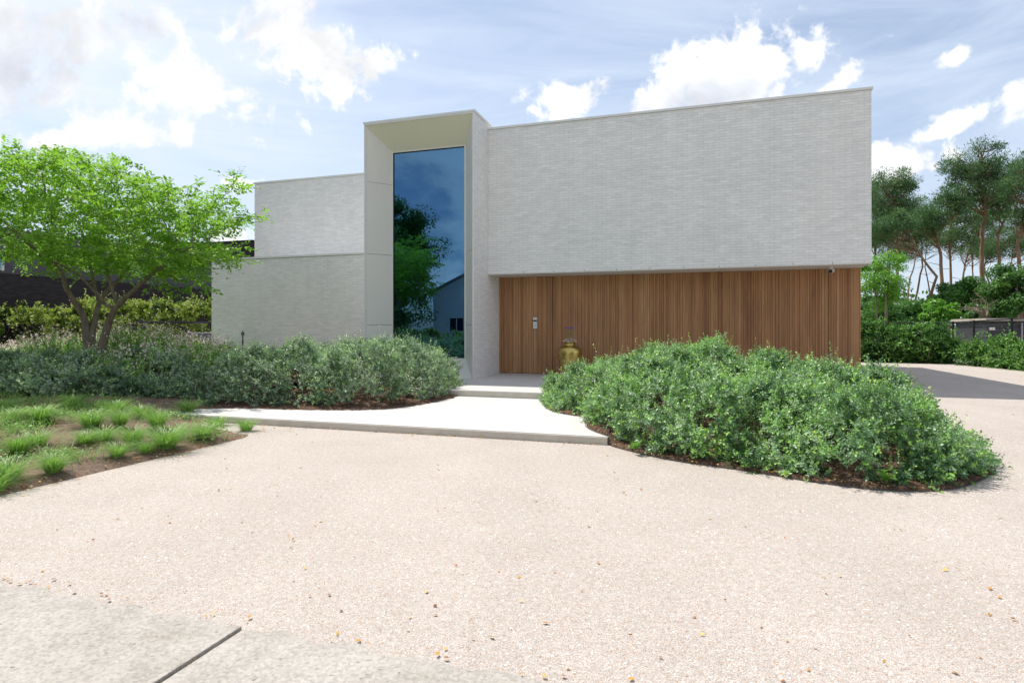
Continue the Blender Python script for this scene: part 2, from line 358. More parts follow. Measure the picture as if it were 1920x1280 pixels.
M_BEECH = m_leaf('beech_leaf', [(0, (0.02, 0.05, 0.012)), (0.5, (0.06, 0.14, 0.025)), (0.8, (0.30, 0.42, 0.06)), (1, (0.55, 0.58, 0.18))], 0.5, 0.35, 0.4, (0.4, 0.55, 0.05))
M_LAUREL = m_leaf('laurel_leaf', [(0, (0.02, 0.065, 0.02)), (0.5, (0.05, 0.14, 0.03)), (1, (0.20, 0.38, 0.08))], 0.5, 0.3, 0.35, (0.18, 0.45, 0.05))
M_PINE = m_leaf('pine_needle', [(0, (0.045, 0.10, 0.05)), (0.5, (0.095, 0.18, 0.08)), (1, (0.19, 0.29, 0.11))], 0.6, 0.3, 0.25, (0.16, 0.32, 0.07))
M_BROAD = m_leaf('broad_leaf', [(0, (0.022, 0.075, 0.018)), (0.5, (0.05, 0.15, 0.03)), (1, (0.12, 0.28, 0.045))], 0.45, 0.35, 0.4, (0.18, 0.42, 0.04))
M_LIME = m_leaf('lime_leaf', [(0, (0.07, 0.22, 0.02)), (0.5, (0.14, 0.34, 0.035)), (1, (0.24, 0.48, 0.06))], 0.45, 0.4, 0.4, (0.25, 0.6, 0.04))
M_GRASS = m_leaf('grass_blade', [(0, (0.10, 0.22, 0.05)), (0.5, (0.20, 0.38, 0.085)), (0.85, (0.36, 0.55, 0.13)), (1, (0.50, 0.46, 0.24))], 0.45, 0.35, 0.4, (0.28, 0.58, 0.04))
M_PETAL = m_leaf('pale_petal', [(0, (0.75, 0.5, 0.5)), (0.5, (0.85, 0.72, 0.7)), (1, (0.9, 0.86, 0.82))], 0.6, 0.4, 0.2, (0.9, 0.6, 0.6))
M_LITTER = m_leaf('fallen_leaf', [(0, (0.16, 0.055, 0.02)), (0.35, (0.34, 0.13, 0.04)), (0.7, (0.58, 0.33, 0.07)), (1, (0.72, 0.52, 0.16))], 0.6, 0.15, 0.3, (0.5, 0.3, 0.05))
M_PURPLE = mat_plain('purple_petal', (0.16, 0.09, 0.42), 0.6)
def m_bark(name, a, b, sc=(14, 14, 3)):
    q = NM(name); f = q.noise(1.0, 7, 0.7, q.mapping(sc), 0.5)
    return q.pbr(q.ramp(f, [(0.3, a), (0.7, b)]), 0.85, 0, 0.25, q.bump(f, 0.7, 0.02))
M_BARK = m_bark('grey_brown_bark', (0.11, 0.085, 0.062), (0.29, 0.24, 0.18))
M_PINEBARK = m_bark('orange_pine_bark', (0.17, 0.095, 0.06), (0.42, 0.255, 0.165), (3, 3, 1.2))
M_TWIG = m_bark('tan_twig', (0.12, 0.095, 0.06), (0.34, 0.28, 0.18), (20, 20, 6))

def m_glass():
    q = NM('tinted_mirror_glass')
    g = q.n('ShaderNodeBsdfGlossy'); g.inputs['Roughness'].default_value = 0.0; g.inputs['Color'].default_value = (0.115, 0.255, 0.43, 1)
    nn = q.bump(q.noise(0.45, 2, 0.4), 0.10, 0.02); q.L.new(nn, g.inputs['Normal'])
    t = q.n('ShaderNodeBsdfTransparent'); t.inputs['Color'].default_value = (0.30, 0.48, 0.45, 1)
    m = q.n('ShaderNodeMixShader'); m.inputs[0].default_value = 0.70; q.L.new(t.outputs[0], m.inputs[1]); q.L.new(g.outputs[0], m.inputs[2]); q.L.new(m.outputs[0], q.out.inputs[0])
    return q.m
M_GLASS = m_glass()
def m_brass():
    q = NM('aged_brass'); c = q.ramp(q.noise(5, 5, 0.6), [(0.3, (0.42, 0.31, 0.09)), (0.7, (0.62, 0.47, 0.16))])
    return q.pbr(c, q.ramp(q.noise(8, 4), [(0.3, 0.22), (0.7, 0.38)]), 0.95, 0.5)
M_BRASS = m_brass()

# ------------------------------------------------------------------ ground
def sstep(a, b, x): 
    q = np.clip((x-a)/(b-a), 0, 1); return q*q*(3-2*q)
def G(s, t): return 0.16*sstep(7.6, 11.0, t)*sstep(-9, -4, s) + 0.0
def Gm(s, t): return G(s, t)-0.28*(s < -1.45)*(s > -8.9)*(t > 7.7)*(t < 17)-0.28*(s < 0.4)*(s > -8.9)*(t > 11.5)*(t < 17)
def grid(name, s0, s1, t0, t1, ns, nt_, hf, mat, keep=None):
    ss = np.linspace(s0, s1, ns); tt = np.linspace(t0, t1, nt_)
    S, T = np.meshgrid(ss, tt, indexing='ij'); Z = hf(S, T)
    X = CS*S+SN*T; Y = -SN*S+CS*T
    V = np.stack([X, Y, Z], -1).reshape(-1, 3)
    idx = np.arange(ns*nt_).reshape(ns, nt_)
    F = np.stack([idx[:-1, :-1], idx[1:, :-1], idx[1:, 1:], idx[:-1, 1:]], -1)
    if keep is not None:
        Sm = (S[:-1, :-1]+S[1:, 1:])/2; Tm = (T[:-1, :-1]+T[1:, 1:])/2; F = F[keep(Sm, Tm)]
    F = F.reshape(-1, 4)
    return np_mesh(name, V, F, mat, smooth=True)
# wide base ground out to the horizon
q = NM('far_ground'); M_FAR = q.pbr(q.ramp(q.noise(0.05, 6), [(0.3, (0.05, 0.09, 0.03)), (0.7, (0.11, 0.14, 0.06))]), 0.9)
MB().box(-1500, 1500, -1500, 1500, -0.6, -0.08).build('ground', M_FAR)['kind'] = 'structure'
o = grid('gravel_driveway', -12, 16, 2.30, 32, 113, 120, lambda S, T: Gm(S, T), M_GRAVEL); o['kind'] = 'structure'

def TG(S, T):   # the garden's soil surface
    u = -5.65 - S
    edge = sstep(0, 2.2, u)
    h = -0.012 + 0.055*sstep(0, 0.25, u) + 0.17*edge
    h = h + 0.70*np.exp(-(((S+12.2)/3.0)**2 + ((T-9.8)/2.5)**2))*sstep(0.0, 3.0, u)
    h = h + 0.22*sstep(9, 14, T)*edge
    # sink under the terrace tongue
    h = h - 0.14*sstep(-9.0, -8.0, S)*sstep(6.4, 7.2, T)*(1-sstep(8.6, 10.0, T))
    return h
def TGn(S, T):
    return TG(S, T) + sstep(0.1, 0.6, -5.65-S)*(0.016*np.sin(S*7.1+T*3.3)*np.sin(T*8.7-S*2.1) + 0.01*np.sin(S*19+1)*np.sin(T*17) - 0.01)
o = grid('garden_soil', -34, -5.655, 2.30, 13.6, 380, 190, TGn, M_SOILG, keep=lambda S, T: ~((T > 7.50) & (S > -8.0))); o['kind'] = 'structure'
o = grid('garden_soil', -34, -8.36, 13.6, 34, 80, 60, TGn, M_SOIL); o['kind'] = 'structure'

# concrete slabs of the road, butted with an open joint
road = empty('concrete_road', W(-2.07, 2.3, 0), ROT, kind='structure')
def slab(s0, s1, t0, t1):
    me = MB(); n = 60
    top = [(s0+(s1-s0)*i/n, t1 + 0.022*math.sin(i*1.7+s0)+0.012*math.sin(i*4.3)+random.uniform(-.006, .006)) for i in range(n+1)]
    pts = [(s0, t0), (s1, t0)] + top[::-1]
    me.prism(pts, -0.10, 0.018); me.build('concrete_slab', M_CONC, road, off=(-2.07, 2.3, 0), bevel=0.006)
slab(-8.1, -2.083, -3.2, 2.335); slab(-2.057, 3.9, -3.2, 2.335); slab(3.93, 9.9, -3.2, 2.335); slab(-14.1, -8.13, -3.2, 2.335)
MB().box(-14.1, 9.9, -3.2, 2.31, -0.12, -0.101).build('joint_bed', M_SOIL, road, off=(-2.07, 2.3, 0))

# terrace and steps
def stobj(name, mb, mat, bevel=0.0, **k):
    o = mb.build(name, mat, None, loc=(0, 0, 0), rot=ROT, bevel=bevel); return tag(o, **k)
stobj('terrace', MB().prism([(-8.75, 7.43), (-1.12, 7.43), (-1.12, 11.06), (-6.6, 11.06), (-8.75, 8.6)], -0.05, 0.10), M_TERR, 0.006, kind='structure')
stobj('terrace_edge', MB().box(-8.74, -1.13, 7.405, 7.428, -0.05, 0.088), M_STEPEDGE, 0, kind='structure')
stobj('entrance_platform', MB().box(-5.8, 0.6, 11.05, 15.5, 0.0, 0.22), M_TERR, 0.006, kind='structure')
stobj('step_edge', MB().box(-5.79, 0.59, 11.03, 11.048, 0.101, 0.207), M_STEPEDGE, 0, kind='structure')

# planting bed in front of the timber wall
BED = [(-1.16, 7.48), (-0.97, 7.22), (-0.38, 6.74), (0.05, 6.58), (0.41, 6.46), (0.75, 6.28), (1.05, 6.14), (1.35, 6.05), (1.68, 6.05), (1.95, 6.16), (2.2, 6.36), (2.47, 6.7), (2.72, 7.1), (2.9, 7.55),
       (2.96, 8.1), (2.9, 8.9), (2.7, 9.8), (2.35, 10.7), (1.7, 11.5), (0.8, 12.0), (-0.4, 12.3), (-1.6, 12.4), (-2.5, 12.1), (-2.92, 11.6), (-2.97, 11.2), (-2.75, 10.4), (-2.55, 9.85), (-2.36, 9.5), (-2.11, 9.2), (-1.9, 9.07), (-1.76, 9.02), (-1.66, 8.8), (-1.6, 8.4), (-1.5, 8.0), (-1.33, 7.7)]
BED2 = [(-8.35, 7.75), (-8.0, 7.95), (-7.65, 8.14), (-7.2, 8.24), (-6.7, 8.28), (-6.2, 8.34), (-5.61, 8.5), (-5.2, 8.68), (-4.95, 8.88), (-4.72, 9.4), (-4.60, 10.05), (-4.55, 10.7), (-4.62, 11.4), (-4.72, 12.0), (-5.1, 12.9), (-5.36, 13.6), (-8.34, 13.62), (-8.36, 14.6), (-14.1, 14.6), (-14.3, 12.0), (-12.0, 10.5), (-9.4, 9.4), (-8.9, 8.4)]
def inpoly(P, S, T):
    S = np.asarray(S, float); T = np.asarray(T, float); ins = np.zeros(S.shape, bool); n = len(P)
    for i in range(n):
        x1, y1 = P[i]; x2, y2 = P[(i+1) % n]
        c = ((y1 > T) != (y2 > T)) & (S < (x2-x1)*(T-y1)/((y2-y1) if y2 != y1 else 1e-9)+x1); ins ^= c
    return ins
def edist(P, S, T):
    S = np.asarray(S, float); T = np.asarray(T, float); d = np.full(S.shape, 1e9); n = len(P)
    for i in range(n):
        x1, y1 = P[i]; x2, y2 = P[(i+1) % n]; ax, ay = x2-x1, y2-y1; L2 = ax*ax+ay*ay+1e-12
        k = np.clip(((S-x1)*ax+(T-y1)*ay)/L2, 0, 1); d = np.minimum(d, np.hypot(S-x1-k*ax, T-y1-k*ay))
    return d
def smoothpoly(P, n=2):
    for _ in range(n):
        Q = []
        for i in range(len(P)):
            a = P[i]; b = P[(i+1) % len(P)]; Q += [(a[0]*.75+b[0]*.25, a[1]*.75+b[1]*.25), (a[0]*.25+b[0]*.75, a[1]*.25+b[1]*.75)]
        P = Q
    return P
BEDs = smoothpoly(BED); BED2s = smoothpoly(BED2)
def bedbase(s, t):
    z = float(G(s, t))
    if -8.75 < s < -1.1 and t > 7.42: z = max(z, 0.10)
    if -5.8 < s < 0.6 and t > 11.04: z = max(z, 0.22)
    return z
def bed_mesh(name, P, basef, rings=(0, .04, .12, .3, .6)):
    # soil: rim loop plus inner rings shrunk toward the local interior
    n = len(P); cx = sum(p[0] for p in P)/n; cy = sum(p[1] for p in P)/n
    V = []; F = []
    area = sum(P[i][0]*P[(i+1) % n][1]-P[(i+1) % n][0]*P[i][1] for i in range(n)); sg = 1 if area > 0 else -1
    def nrm(i):
        a = P[i-1]; b = P[(i+1) % n]; dx, dy = b[0]-a[0], b[1]-a[1]; l = math.hypot(dx, dy)+1e-9
        return (-dy/l*sg, dx/l*sg)
    for k, r in enumerate(rings):
        for i, p in enumerate(P):
            m = nrm(i); s, t = p[0]+m[0]*r*0.6, p[1]+m[1]*r*0.6
            z = basef(s, t) + (-0.06 if k == 0 else 0.012+0.05*k/len(rings)+random.uniform(0, .012)); V.append(W(s, t, z))
    V.append(W(cx, cy, max(basef(cx, cy), 0)+0.2)); c = len(V)-1
    F4 = [(k*n+i, k*n+(i+1) % n, (k+1)*n+(i+1) % n, (k+1)*n+i) for k in range(len(rings)-1) for i in range(n)]
    last = (len(rings)-1)*n
    mb = MB().add(V, F4 + [(last+i, last+(i+1) % n, c) for i in range(n)])
    return mb.build(name, M_SOIL, smooth=True)
bed_mesh('planting_bed_soil', BEDs, bedbase)['kind'] = 'structure'
def strip_edge(name, P, basef, h, mat):
    V = []; F = []; n = len(P)
    for i, p in enumerate(P):
        a = P[i-1]; b = P[(i+1) % n]; dx, dy = b[0]-a[0], b[1]-a[1]; l = math.hypot(dx, dy)+1e-9; nx, ny = -dy/l*0.003, dx/l*0.003
        z = basef(*p)
        for (q, zz) in ((1, z-.05), (1, z+h), (-1, z+h), (-1, z-.05)): V.append(W(p[0]+nx*q, p[1]+ny*q, zz))
    for i in range(n):
        j = (i+1) % n
        for k in range(4): F.append((i*4+k, j*4+k, j*4+(k+1) % 4, i*4+(k+1) % 4))
    return MB().add(V, F).build(name, mat)
M_STEEL = mat_plain('steel_edging', (0.10, 0.095, 0.09), 0.6, 0.4, 0.2)
tag(strip_edge('bed_edging', BEDs, bedbase, 0.012, M_STEEL), 'thin dark steel edging round the shrub bed before the timber wall', 'garden edging')
# middle bed in front of the left wing: soil grid over the polygon
def bed2h(S, T):
    d = edist(BED2s, S, T)
    return 0.115 + 0.10*sstep(0.0, 1.0, d) + 0.10*sstep(11, 14, T) + 0.012*np.sin(S*13)*np.sin(T*15)
def bed_grid(name, P, hf, step=0.07):
    ss = np.arange(min(p[0] for p in P), max(p[0] for p in P)+step, step); tt = np.arange(min(p[1] for p in P), max(p[1] for p in P)+step, step)
    S, T = np.meshgrid(ss, tt, indexing='ij'); ins = inpoly(P, S, T)
    # snap outside grid nodes to their nearest point on the outline
    Z = hf(S, T); S2, T2 = S.copy(), T.copy(); Z = np.where(ins, Z, 0.07)
    n = len(P); bd = np.full(S.shape, 1e9)
    for i in range(n):
        x1, y1 = P[i]; x2, y2 = P[(i+1) % n]; ax, ay = x2-x1, y2-y1; k = np.clip(((S-x1)*ax+(T-y1)*ay)/(ax*ax+ay*ay+1e-12), 0, 1)
        px, py = x1+k*ax, y1+k*ay; d = np.hypot(S-px, T-py); m = (~ins) & (d < bd); bd = np.where(m, d, bd); S2 = np.where(m, px, S2); T2 = np.where(m, py, T2)
    V = np.stack([CS*S2+SN*T2, -SN*S2+CS*T2, Z], -1).reshape(-1, 3); idx = np.arange(S.size).reshape(S.shape)
    anyi = ins[:-1, :-1] | ins[1:, :-1] | ins[1:, 1:] | ins[:-1, 1:]
    F = np.stack([idx[:-1, :-1], idx[1:, :-1], idx[1:, 1:], idx[:-1, 1:]], -1)[anyi]
    return np_mesh(name, V, F, M_SOIL, smooth=True)
bed_grid('planting_bed_soil', BED2s, bed2h)['kind'] = 'structure'

# ------------------------------------------------------------------ the house
H0 = (-5.31, 14.65, 0.0)
house = empty('modern_house', W(*H0), ROT, label='white brick modern house with flat roofs, tall splayed window and timber-clad ground floor', cat='house')
def hp(name, mb, mat, bevel=0.0, parent=None, label=None, smooth=False):
    o = mb.build(name, mat, parent or house, off=H0, bevel=bevel, smooth=smooth)
    if label: o['label'] = label
    return o
TOP = 6.545; TTOP = 6.685; WTOP = 3.485; SOF = 2.82
# main box above the timber front; timber storey below is set back
hp('brick_wall', MB().box(-5.309, 3.42, 14.65, 24.5, SOF+0.012, TOP), M_BRICK, 0.008, label='large windowless white brick upper box over the timber front')
hp('soffit', MB().box(-5.309, 3.419, 14.652, 15.66, SOF, SOF+0.0119), M_SOFFIT)
# weep holes in the lowest brick course
for k in range(11): hp('weep_hole', MB().box(-4.35+k*0.78, -4.342+k*0.78, 14.646, 14.652, SOF+0.02, SOF+0.062), M_BLACK)
def coping(s0, s1, t0, t1, z, w=0.36, h=0.055, ov=0.028):
    m = MB()
    a, b, c, d = s0-ov, s1+ov, t0-ov, t1+ov
    m.box(a, b, c, c+w, z+0.004, z+h); m.box(a, b, d-w, d, z+0.004, z+h); m.box(a, a+w, c+w, d-w, z+0.004, z+h); m.box(b-w, b, c+w, d-w, z+0.004, z+h)
    return m
def parapet_roof(s0, s1, t0, t1, z): return MB().box(s0+.3, s1-.3, t0+.3, t1-.3, z+0.0005, z+0.0035)
hp('coping', coping(-5.28, 3.42, 14.65, 24.5, TOP), M_COPING)
# tower with splayed recess: walls are a ring of boxes so the window can sit inside
tw0, tw1 = -8.34, -5.31
m = MB().box(tw0, tw0+0.05, 13.68, 22, 0, TTOP); hp('brick_wall', m, M_BRICK, 0, label='left side wall of the tall window tower')
m = MB().box(tw1-0.05, tw1, 13.68, 22, 0, TTOP); hp('brick_wall', m, M_BRICK, 0, label='brick return wall of the tall window tower beside the entrance')
hp('tower_roof', MB().box(tw0+0.051, tw1-0.051, 14.4, 22, TTOP-0.25, TTOP-0.002), M_COPING)
hp('coping', coping(tw0, tw1, 13.68, 22, TTOP, 0.34), M_COPING)
# window plane
wp = 14.28; ws0, ws1, wz0, wz1 = -7.86, -5.78, 0.65, 6.09
f = 13.682; fs0, fs1, fz0, fz1 = tw0+0.035, tw1-0.035, 0.19, TTOP-0.03
def quad_slab(a, b, c, d, nrm, th=0.04):
    vs = [Vector(p) for p in (a, b, c, d)]; n = Vector(nrm)*th
    return vs+[v+n for v in vs], [(0, 1, 2, 3), (7, 6, 5, 4), (0, 4, 5, 1), (1, 5, 6, 2), (2, 6, 7, 3), (3, 7, 4, 0)]
jz = [fz0, 1.53, 3.37, 5.23, fz1]
def lerp(a, b, k): return a+(b-a)*k
def side_panel(fs, wsx, sign):
    mb = MB()
    zs_f = jz; 
    for i in range(4):
        za, zb = zs_f[i], zs_f[i+1]
        def back(z): 
            return wz0 if z == fz0 else (wz1 if z == fz1 else z+(0.02 if z > 3 else 0.05)*0)
        g = 0.004
        za2 = za+(g if i else 0); zb2 = zb-(g if i < 3 else 0)
        ba, bb = back(za)+(g if i else 0), back(zb)-(g if i < 3 else 0)
        v, fc = quad_slab((fs, f, za2), (wsx, wp, ba), (wsx, wp, bb), (fs, f, zb2), (sign, 0, 0), 0.02)
        mb.add(v, fc)
    return mb
hp('window_surround', side_panel(fs0, ws0, -1), M_REVEAL, label='left splayed cream side panel of the tall window')
hp('window_surround', side_panel(fs1, ws1, 1), M_REVEAL, label='right splayed cream side panel of the tall window')
v, fc = quad_slab((fs0, f, fz1), (ws0, wp, wz1), (ws1, wp, wz1), (fs1, f, fz1), (0, 0, 1), 0.02)
hp('window_surround', MB().add(v, fc), M_REVEALTOP, label='sloping cream head panel above the tall window')
v, fc = quad_slab((fs0, f, fz0), (ws0, wp, wz0), (ws1, wp, wz0), (fs1, f, fz0), (0, 0, -1), 0.02)
hp('window_sill', MB().add(v, fc), M_REVEAL)
# narrow front trim round the recess
m = MB(); m.box(tw0, fs0, 13.655, 13.679, 0.0, TTOP-0.001).box(fs1, tw1, 13.655, 13.679, 0.0, TTOP-0.001).box(fs0+.0005, fs1-.0005, 13.656, 13.679, fz1, TTOP-0.001).box(fs0+.0005, fs1-.0005, 13.656, 13.679, 0, fz0)
hp('front_trim', m, M_COPING)
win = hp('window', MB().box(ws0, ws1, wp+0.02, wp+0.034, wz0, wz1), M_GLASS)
m = MB(); w_ = 0.045
m.box(ws0-.01, ws0+.02, wp-.01, wp+.03, wz0-.01, wz1+.01).box(ws1-.028, ws1+.01, wp-.012, wp+.03, wz0-.01, wz1+.01).box(ws0+.021, ws1-.029, wp-.01, wp+.03, wz1-.015, wz1+.01).box(ws0+.021, ws1-.029, wp-.01, wp+.03, wz0-.01, wz0+.03)
hp('frame', m, M_REVEAL, parent=win)
win.children[0].location = (0, 0, 0)
m = MB().box(ws0+.0205, ws0+.034, wp-.005, wp+.019, wz0+.03, wz1-.016).box(ws0+.0345, ws1-.0295, wp-.005, wp+.019, wz1-.034, wz1-.0155)
hp('seal', m, M_BLACK, parent=win)
# dark hall behind the glass, with a floor and a curved stair side
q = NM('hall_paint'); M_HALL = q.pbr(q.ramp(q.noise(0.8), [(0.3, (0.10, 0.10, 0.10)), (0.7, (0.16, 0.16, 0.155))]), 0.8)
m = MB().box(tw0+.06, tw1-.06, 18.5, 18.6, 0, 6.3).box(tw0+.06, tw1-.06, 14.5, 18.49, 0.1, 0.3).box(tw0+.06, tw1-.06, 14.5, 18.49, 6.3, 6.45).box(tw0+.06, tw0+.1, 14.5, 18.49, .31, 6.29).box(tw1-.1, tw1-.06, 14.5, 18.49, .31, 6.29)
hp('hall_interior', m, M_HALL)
m = MB(); 
pts = []; 
for k in range(15):
    a = k/14; th = a*2.2
    pts.append((-6.9+1.15*math.cos(th+2.4), 16.3+1.1*math.sin(th+2.4), 0.45+a*3.3))
V = []; F = []
for i, p in enumerate(pts): V += [(p[0], p[1], p[2]-.25), (p[0], p[1], p[2]+1.0)]
for i in range(len(pts)-1): F.append((2*i, 2*i+2, 2*i+3, 2*i+1))
m.add(V, F); q = NM('stair_plaster'); M_STAIR = q.pbr((0.45, 0.45, 0.43), 0.7); hp('stair_balustrade', m, M_STAIR)
# left wing, low in front and high behind
hp('brick_wall', MB().box(-14.2, tw0-0.002, 14.65, 20, 0, WTOP), M_BRICK, 0.008, label='low white brick wing left of the tall window')
m = MB(); m.box(-14.228, tw0-.003, 14.622, 14.95, WTOP+.004, WTOP+.058).box(-14.228, -13.9, 14.951, 17.59, WTOP+.004, WTOP+.058)
hp('coping', m, M_COPING)
q = NM('pale_roof'); M_ROOFP = q.pbr(q.ramp(q.noise(2), [(0.3, (0.5, 0.5, 0.49)), (0.7, (0.6, 0.6, 0.58))]), 0.8)
hp('flat_roof', MB().box(-13.89, tw0-.003, 14.96, 17.59, WTOP+.002, WTOP+.02), M_ROOFP)
hp('brick_wall', MB().box(-15.16, tw0-0.003, 17.6, 24, 0, TOP), M_BRICK, 0.008, label='set back white brick upper storey left of the tall window')
m = MB(); m.box(-15.19, tw0-.004, 17.572, 17.9, TOP+.004, TOP+.058).box(-15.19, -14.86, 17.901, 24.03, TOP+.004, TOP+.058)
hp('coping', m, M_COPING)
# timber cladding: vertical battens of mixed width and depth
def battens(s0, s1, z0, z1, seed):
    rnd = random.Random(seed); m = MB(); x = s0; prevt = .5
    while x < s1-0.012:
        w_ = rnd.choice([0.022, 0.030, 0.044, 0.044, 0.060]); w_ = min(w_, s1-x-0.002)
        dep = rnd.choice([0.0, 0.007, 0.015]); t_ = max(0, min(1, rnd.gauss(0.47, 0.25))); t_ = 0.35*prevt+0.65*t_; prevt = t_
        m.box(x, x+w_, 15.57-dep, 15.615, z0, z1, t_); x += w_+rnd.choice([0.003, 0.005, 0.007])
    return m
hp('timber_cladding', battens(-5.30, -4.93, 0.235, SOF-.004, 1), M_WOOD)
door = hp('door', battens(-4.924, -3.82, 0.24, SOF-.004, 2), M_WOOD, label='flush timber entrance door hidden in the batten wall')
hp('timber_cladding', battens(-3.812, 3.415, 0.20, SOF-.004, 3), M_WOOD, label='long run of vertical timber battens right of the entrance door')
hp('timber_backing', MB().box(-5.30, 3.40, 15.616, 15.66, 0.02, SOF-.002), M_WOODDARK)
# timber return at the right corner
m = MB(); x = 15.57
rnd = random.Random(5)
while x < 20:
    w_ = rnd.choice([0.03, 0.044, 0.06]); m.box(3.40, 3.418, x+.05, x+.05+w_, 0.1, SOF-.004, rnd.random()); x += w_+.006
hp('timber_cladding', m, M_WOOD, label='timber batten return round the right corner')
hp('ground_floor_core', MB().box(-5.30, 3.39, 15.661, 24.4, 0.0, SOF-.003), M_WOODDARK)
MBt = MB().box(-5.30, -3.6, 15.50, 15.56, 0.2205, 0.2285); hp('threshold', MBt, M_ALU)

# fittings fixed to the house
ic = hp('intercom', MB().box(-4.348, -4.232, 15.52, 15.548, 1.43, 1.735), M_ALU, 0.006, label='slim silver intercom with black screen strip by the door')
hp('screen', MB().box(-4.344, -4.236, 15.515, 15.5195, 1.625, 1.665), M_BLACK, parent=ic)
hp('button', MB().box(-4.297, -4.283, 15.514, 15.5195, 1.50, 1.514), M_GREY, parent=ic)

sc_ = empty('security_camera', W(2.74, 15.2, SOF), ROT, label='small white security camera under the brick overhang at the right', cat='camera')
def lp(name, mb, mat, par, **k):
    return mb.build(name, mat, par, **k)
lp('bracket', MB().tube([(0, 0.02, 0), (0, 0.02, -0.05)], 0.045, 16), M_WHITEPAINT, sc_)
lp('body', MB().tube([(0.05, 0.10, -0.06), (0.02, 0.02, -0.075), (-0.03, -0.10, -0.10)], [0.045, 0.052, 0.052], 16), M_WHITEPAINT, sc_, smooth=False)
lp('lens', MB().tube([(-0.031, -0.101, -0.10), (-0.035, -0.112, -0.104)], 0.045, 16), M_BLACK, sc_)

# brass vase with white and purple flowers
pot = empty('brass_vase', W(-3.18, 14.75, 0.22), 0, label='tall gold brass vase by the timber wall half hidden by the shrubs', cat='vase')
prof = [(0.0, 0.0), (0.20, 0.0), (0.235, 0.03), (0.262, 0.20), (0.285, 0.45), (0.295, 0.60), (0.297, 0.655), (0.288, 0.695), (0.262, 0.735), (0.21, 0.765), (0.155, 0.783), (0.135, 0.80), (0.128, 0.83), (0.135, 0.86), (0.158, 0.875), (0.155, 0.885), (0.12, 0.87), (0.115, 0.80), (0.0, 0.78)]
lp('vase_body', MB().lathe(prof, n=56), M_BRASS, pot, smooth=True)
fl = empty('flower_arrangement', W(-3.18, 14.75, 1.07), 0, label='white blossoms and thin purple flowers standing in the brass vase', cat='flowers')
m = MB()
for k in range(150):
    a = random.uniform(0, 6.28); r = 0.17*math.sqrt(random.random()); z = 0.02+0.09*random.random()*(1-(r/0.19)**2)+0.02
    c = Vector((r*math.cos(a), r*math.sin(a), z)); n_ = Vector((random.gauss(0, 1), random.gauss(0, 1), random.gauss(.6, 1))).normalized(); t1 = n_.orthogonal().normalized()*0.018; t2 = n_.cross(t1)
    m.add([c-t1, c-t2, c+t1, c+t2], [(0, 1, 2, 3)], random.random())
lp('white_blossom', m, M_PETAL, fl)
m = MB(); mp_ = MB()
for k, (ex, ey) in enumerate([(-0.09, 0.02), (0.0, -.02), (0.05, 0.03), (0.08, -0.02), (-.05, -.03)]):
    h = 0.36+0.03*random.random()
    m.tube([(0, 0, 0), (ex*.5, ey*.5, h*.5), (ex, ey, h)], [0.005, 0.004, 0.003], 5, 0.4)
    for j in range(9):
        d = Vector((random.gauss(0, 1), random.gauss(0, 1), random.gauss(0, .7))).normalized(); c = Vector((ex, ey, h))+d*0.022
        a = d.orthogonal().normalized()*0.016; b = d.cross(a)*0.6+d*0.012
        mp_.add([c-a, c-b, c+a, c+b], [(0, 1, 2, 3)])
for k in range(12):
    a = random.uniform(0, 6.28); d = Vector((math.cos(a), math.sin(a), 0)); s_ = d.cross(Vector((0, 0, 1)))*.012
    m.add([s_*.4, d*.10+s_+Vector((0, 0, .08)), d*.2+Vector((0, 0, .05)), d*.10-s_+Vector((0, 0, .08))], [(0, 1, 2, 3)], 0.2)
lp('flower_stem', m, M_GRASS, fl); lp('purple_blossom', mp_, M_PURPLE, fl)

# garden spike lamp and tap bracket on the left wing
gl = empty('garden_lamp', W(-12.55, 14.1, 0.38), ROT, label='thin black garden spike lamp in front of the low brick wing', cat='garden lamp')
lp('pole', MB().tube([(0, 0, 0), (0, 0, 0.86)], 0.022, 10), M_BLACK, gl)
lp('lamp_head', MB().tube([(0, 0, 0.865), (0, 0, 0.95)], [0.042, 0.042], 14), M_BLACK, gl)
lp('collar', MB().tube([(0, 0, 0.958), (0, 0, 0.99)], [0.030, 0.015], 12), M_BLACK, gl)
tp = empty('pipe_loop', W(-13.8, 14.55, 0.42), ROT, label='thin pale pipe loop on the left corner of the low brick wing', cat='pipe')
lp('pipe', MB().tube([(0, 0, 0), (0, 0, .62), (0.02, 0, .64), (.24, 0, .64), (.26, 0, .62), (.26, 0, 0)], 0.014, 8), M_WHITEPAINT, tp)

# ------------------------------------------------------------------ foliage tools (all real leaf-sized faces)
def rand_dirs(n, up=0.0):
    d = rng.normal(size=(n, 3)); d[:, 2] += up; return d/np.linalg.norm(d, axis=1, keepdims=True)
def leaf_mesh(P, D, Nn, length, width, fold=0.12):
    """leaf quads at P pointing along D with face normal Nn (arrays)"""
    D = D/np.linalg.norm(D, axis=1, keepdims=True)
    S = np.cross(D, Nn); S /= (np.linalg.norm(S, axis=1, keepdims=True)+1e-9); Nn = np.cross(S, D)
    L = np.asarray(length).reshape(-1, 1)*np.ones((len(P), 1)); Wd = np.asarray(width).reshape(-1, 1)*np.ones((len(P), 1))
    V = np.stack([P, P+D*L*0.45+S*Wd*.5+Nn*L*fold, P+D*L, P+D*L*0.45-S*Wd*.5+Nn*L*fold], 1)
    return V.reshape(-1, 3)
def quads(n): return np.arange(4*n).reshape(n, 4)
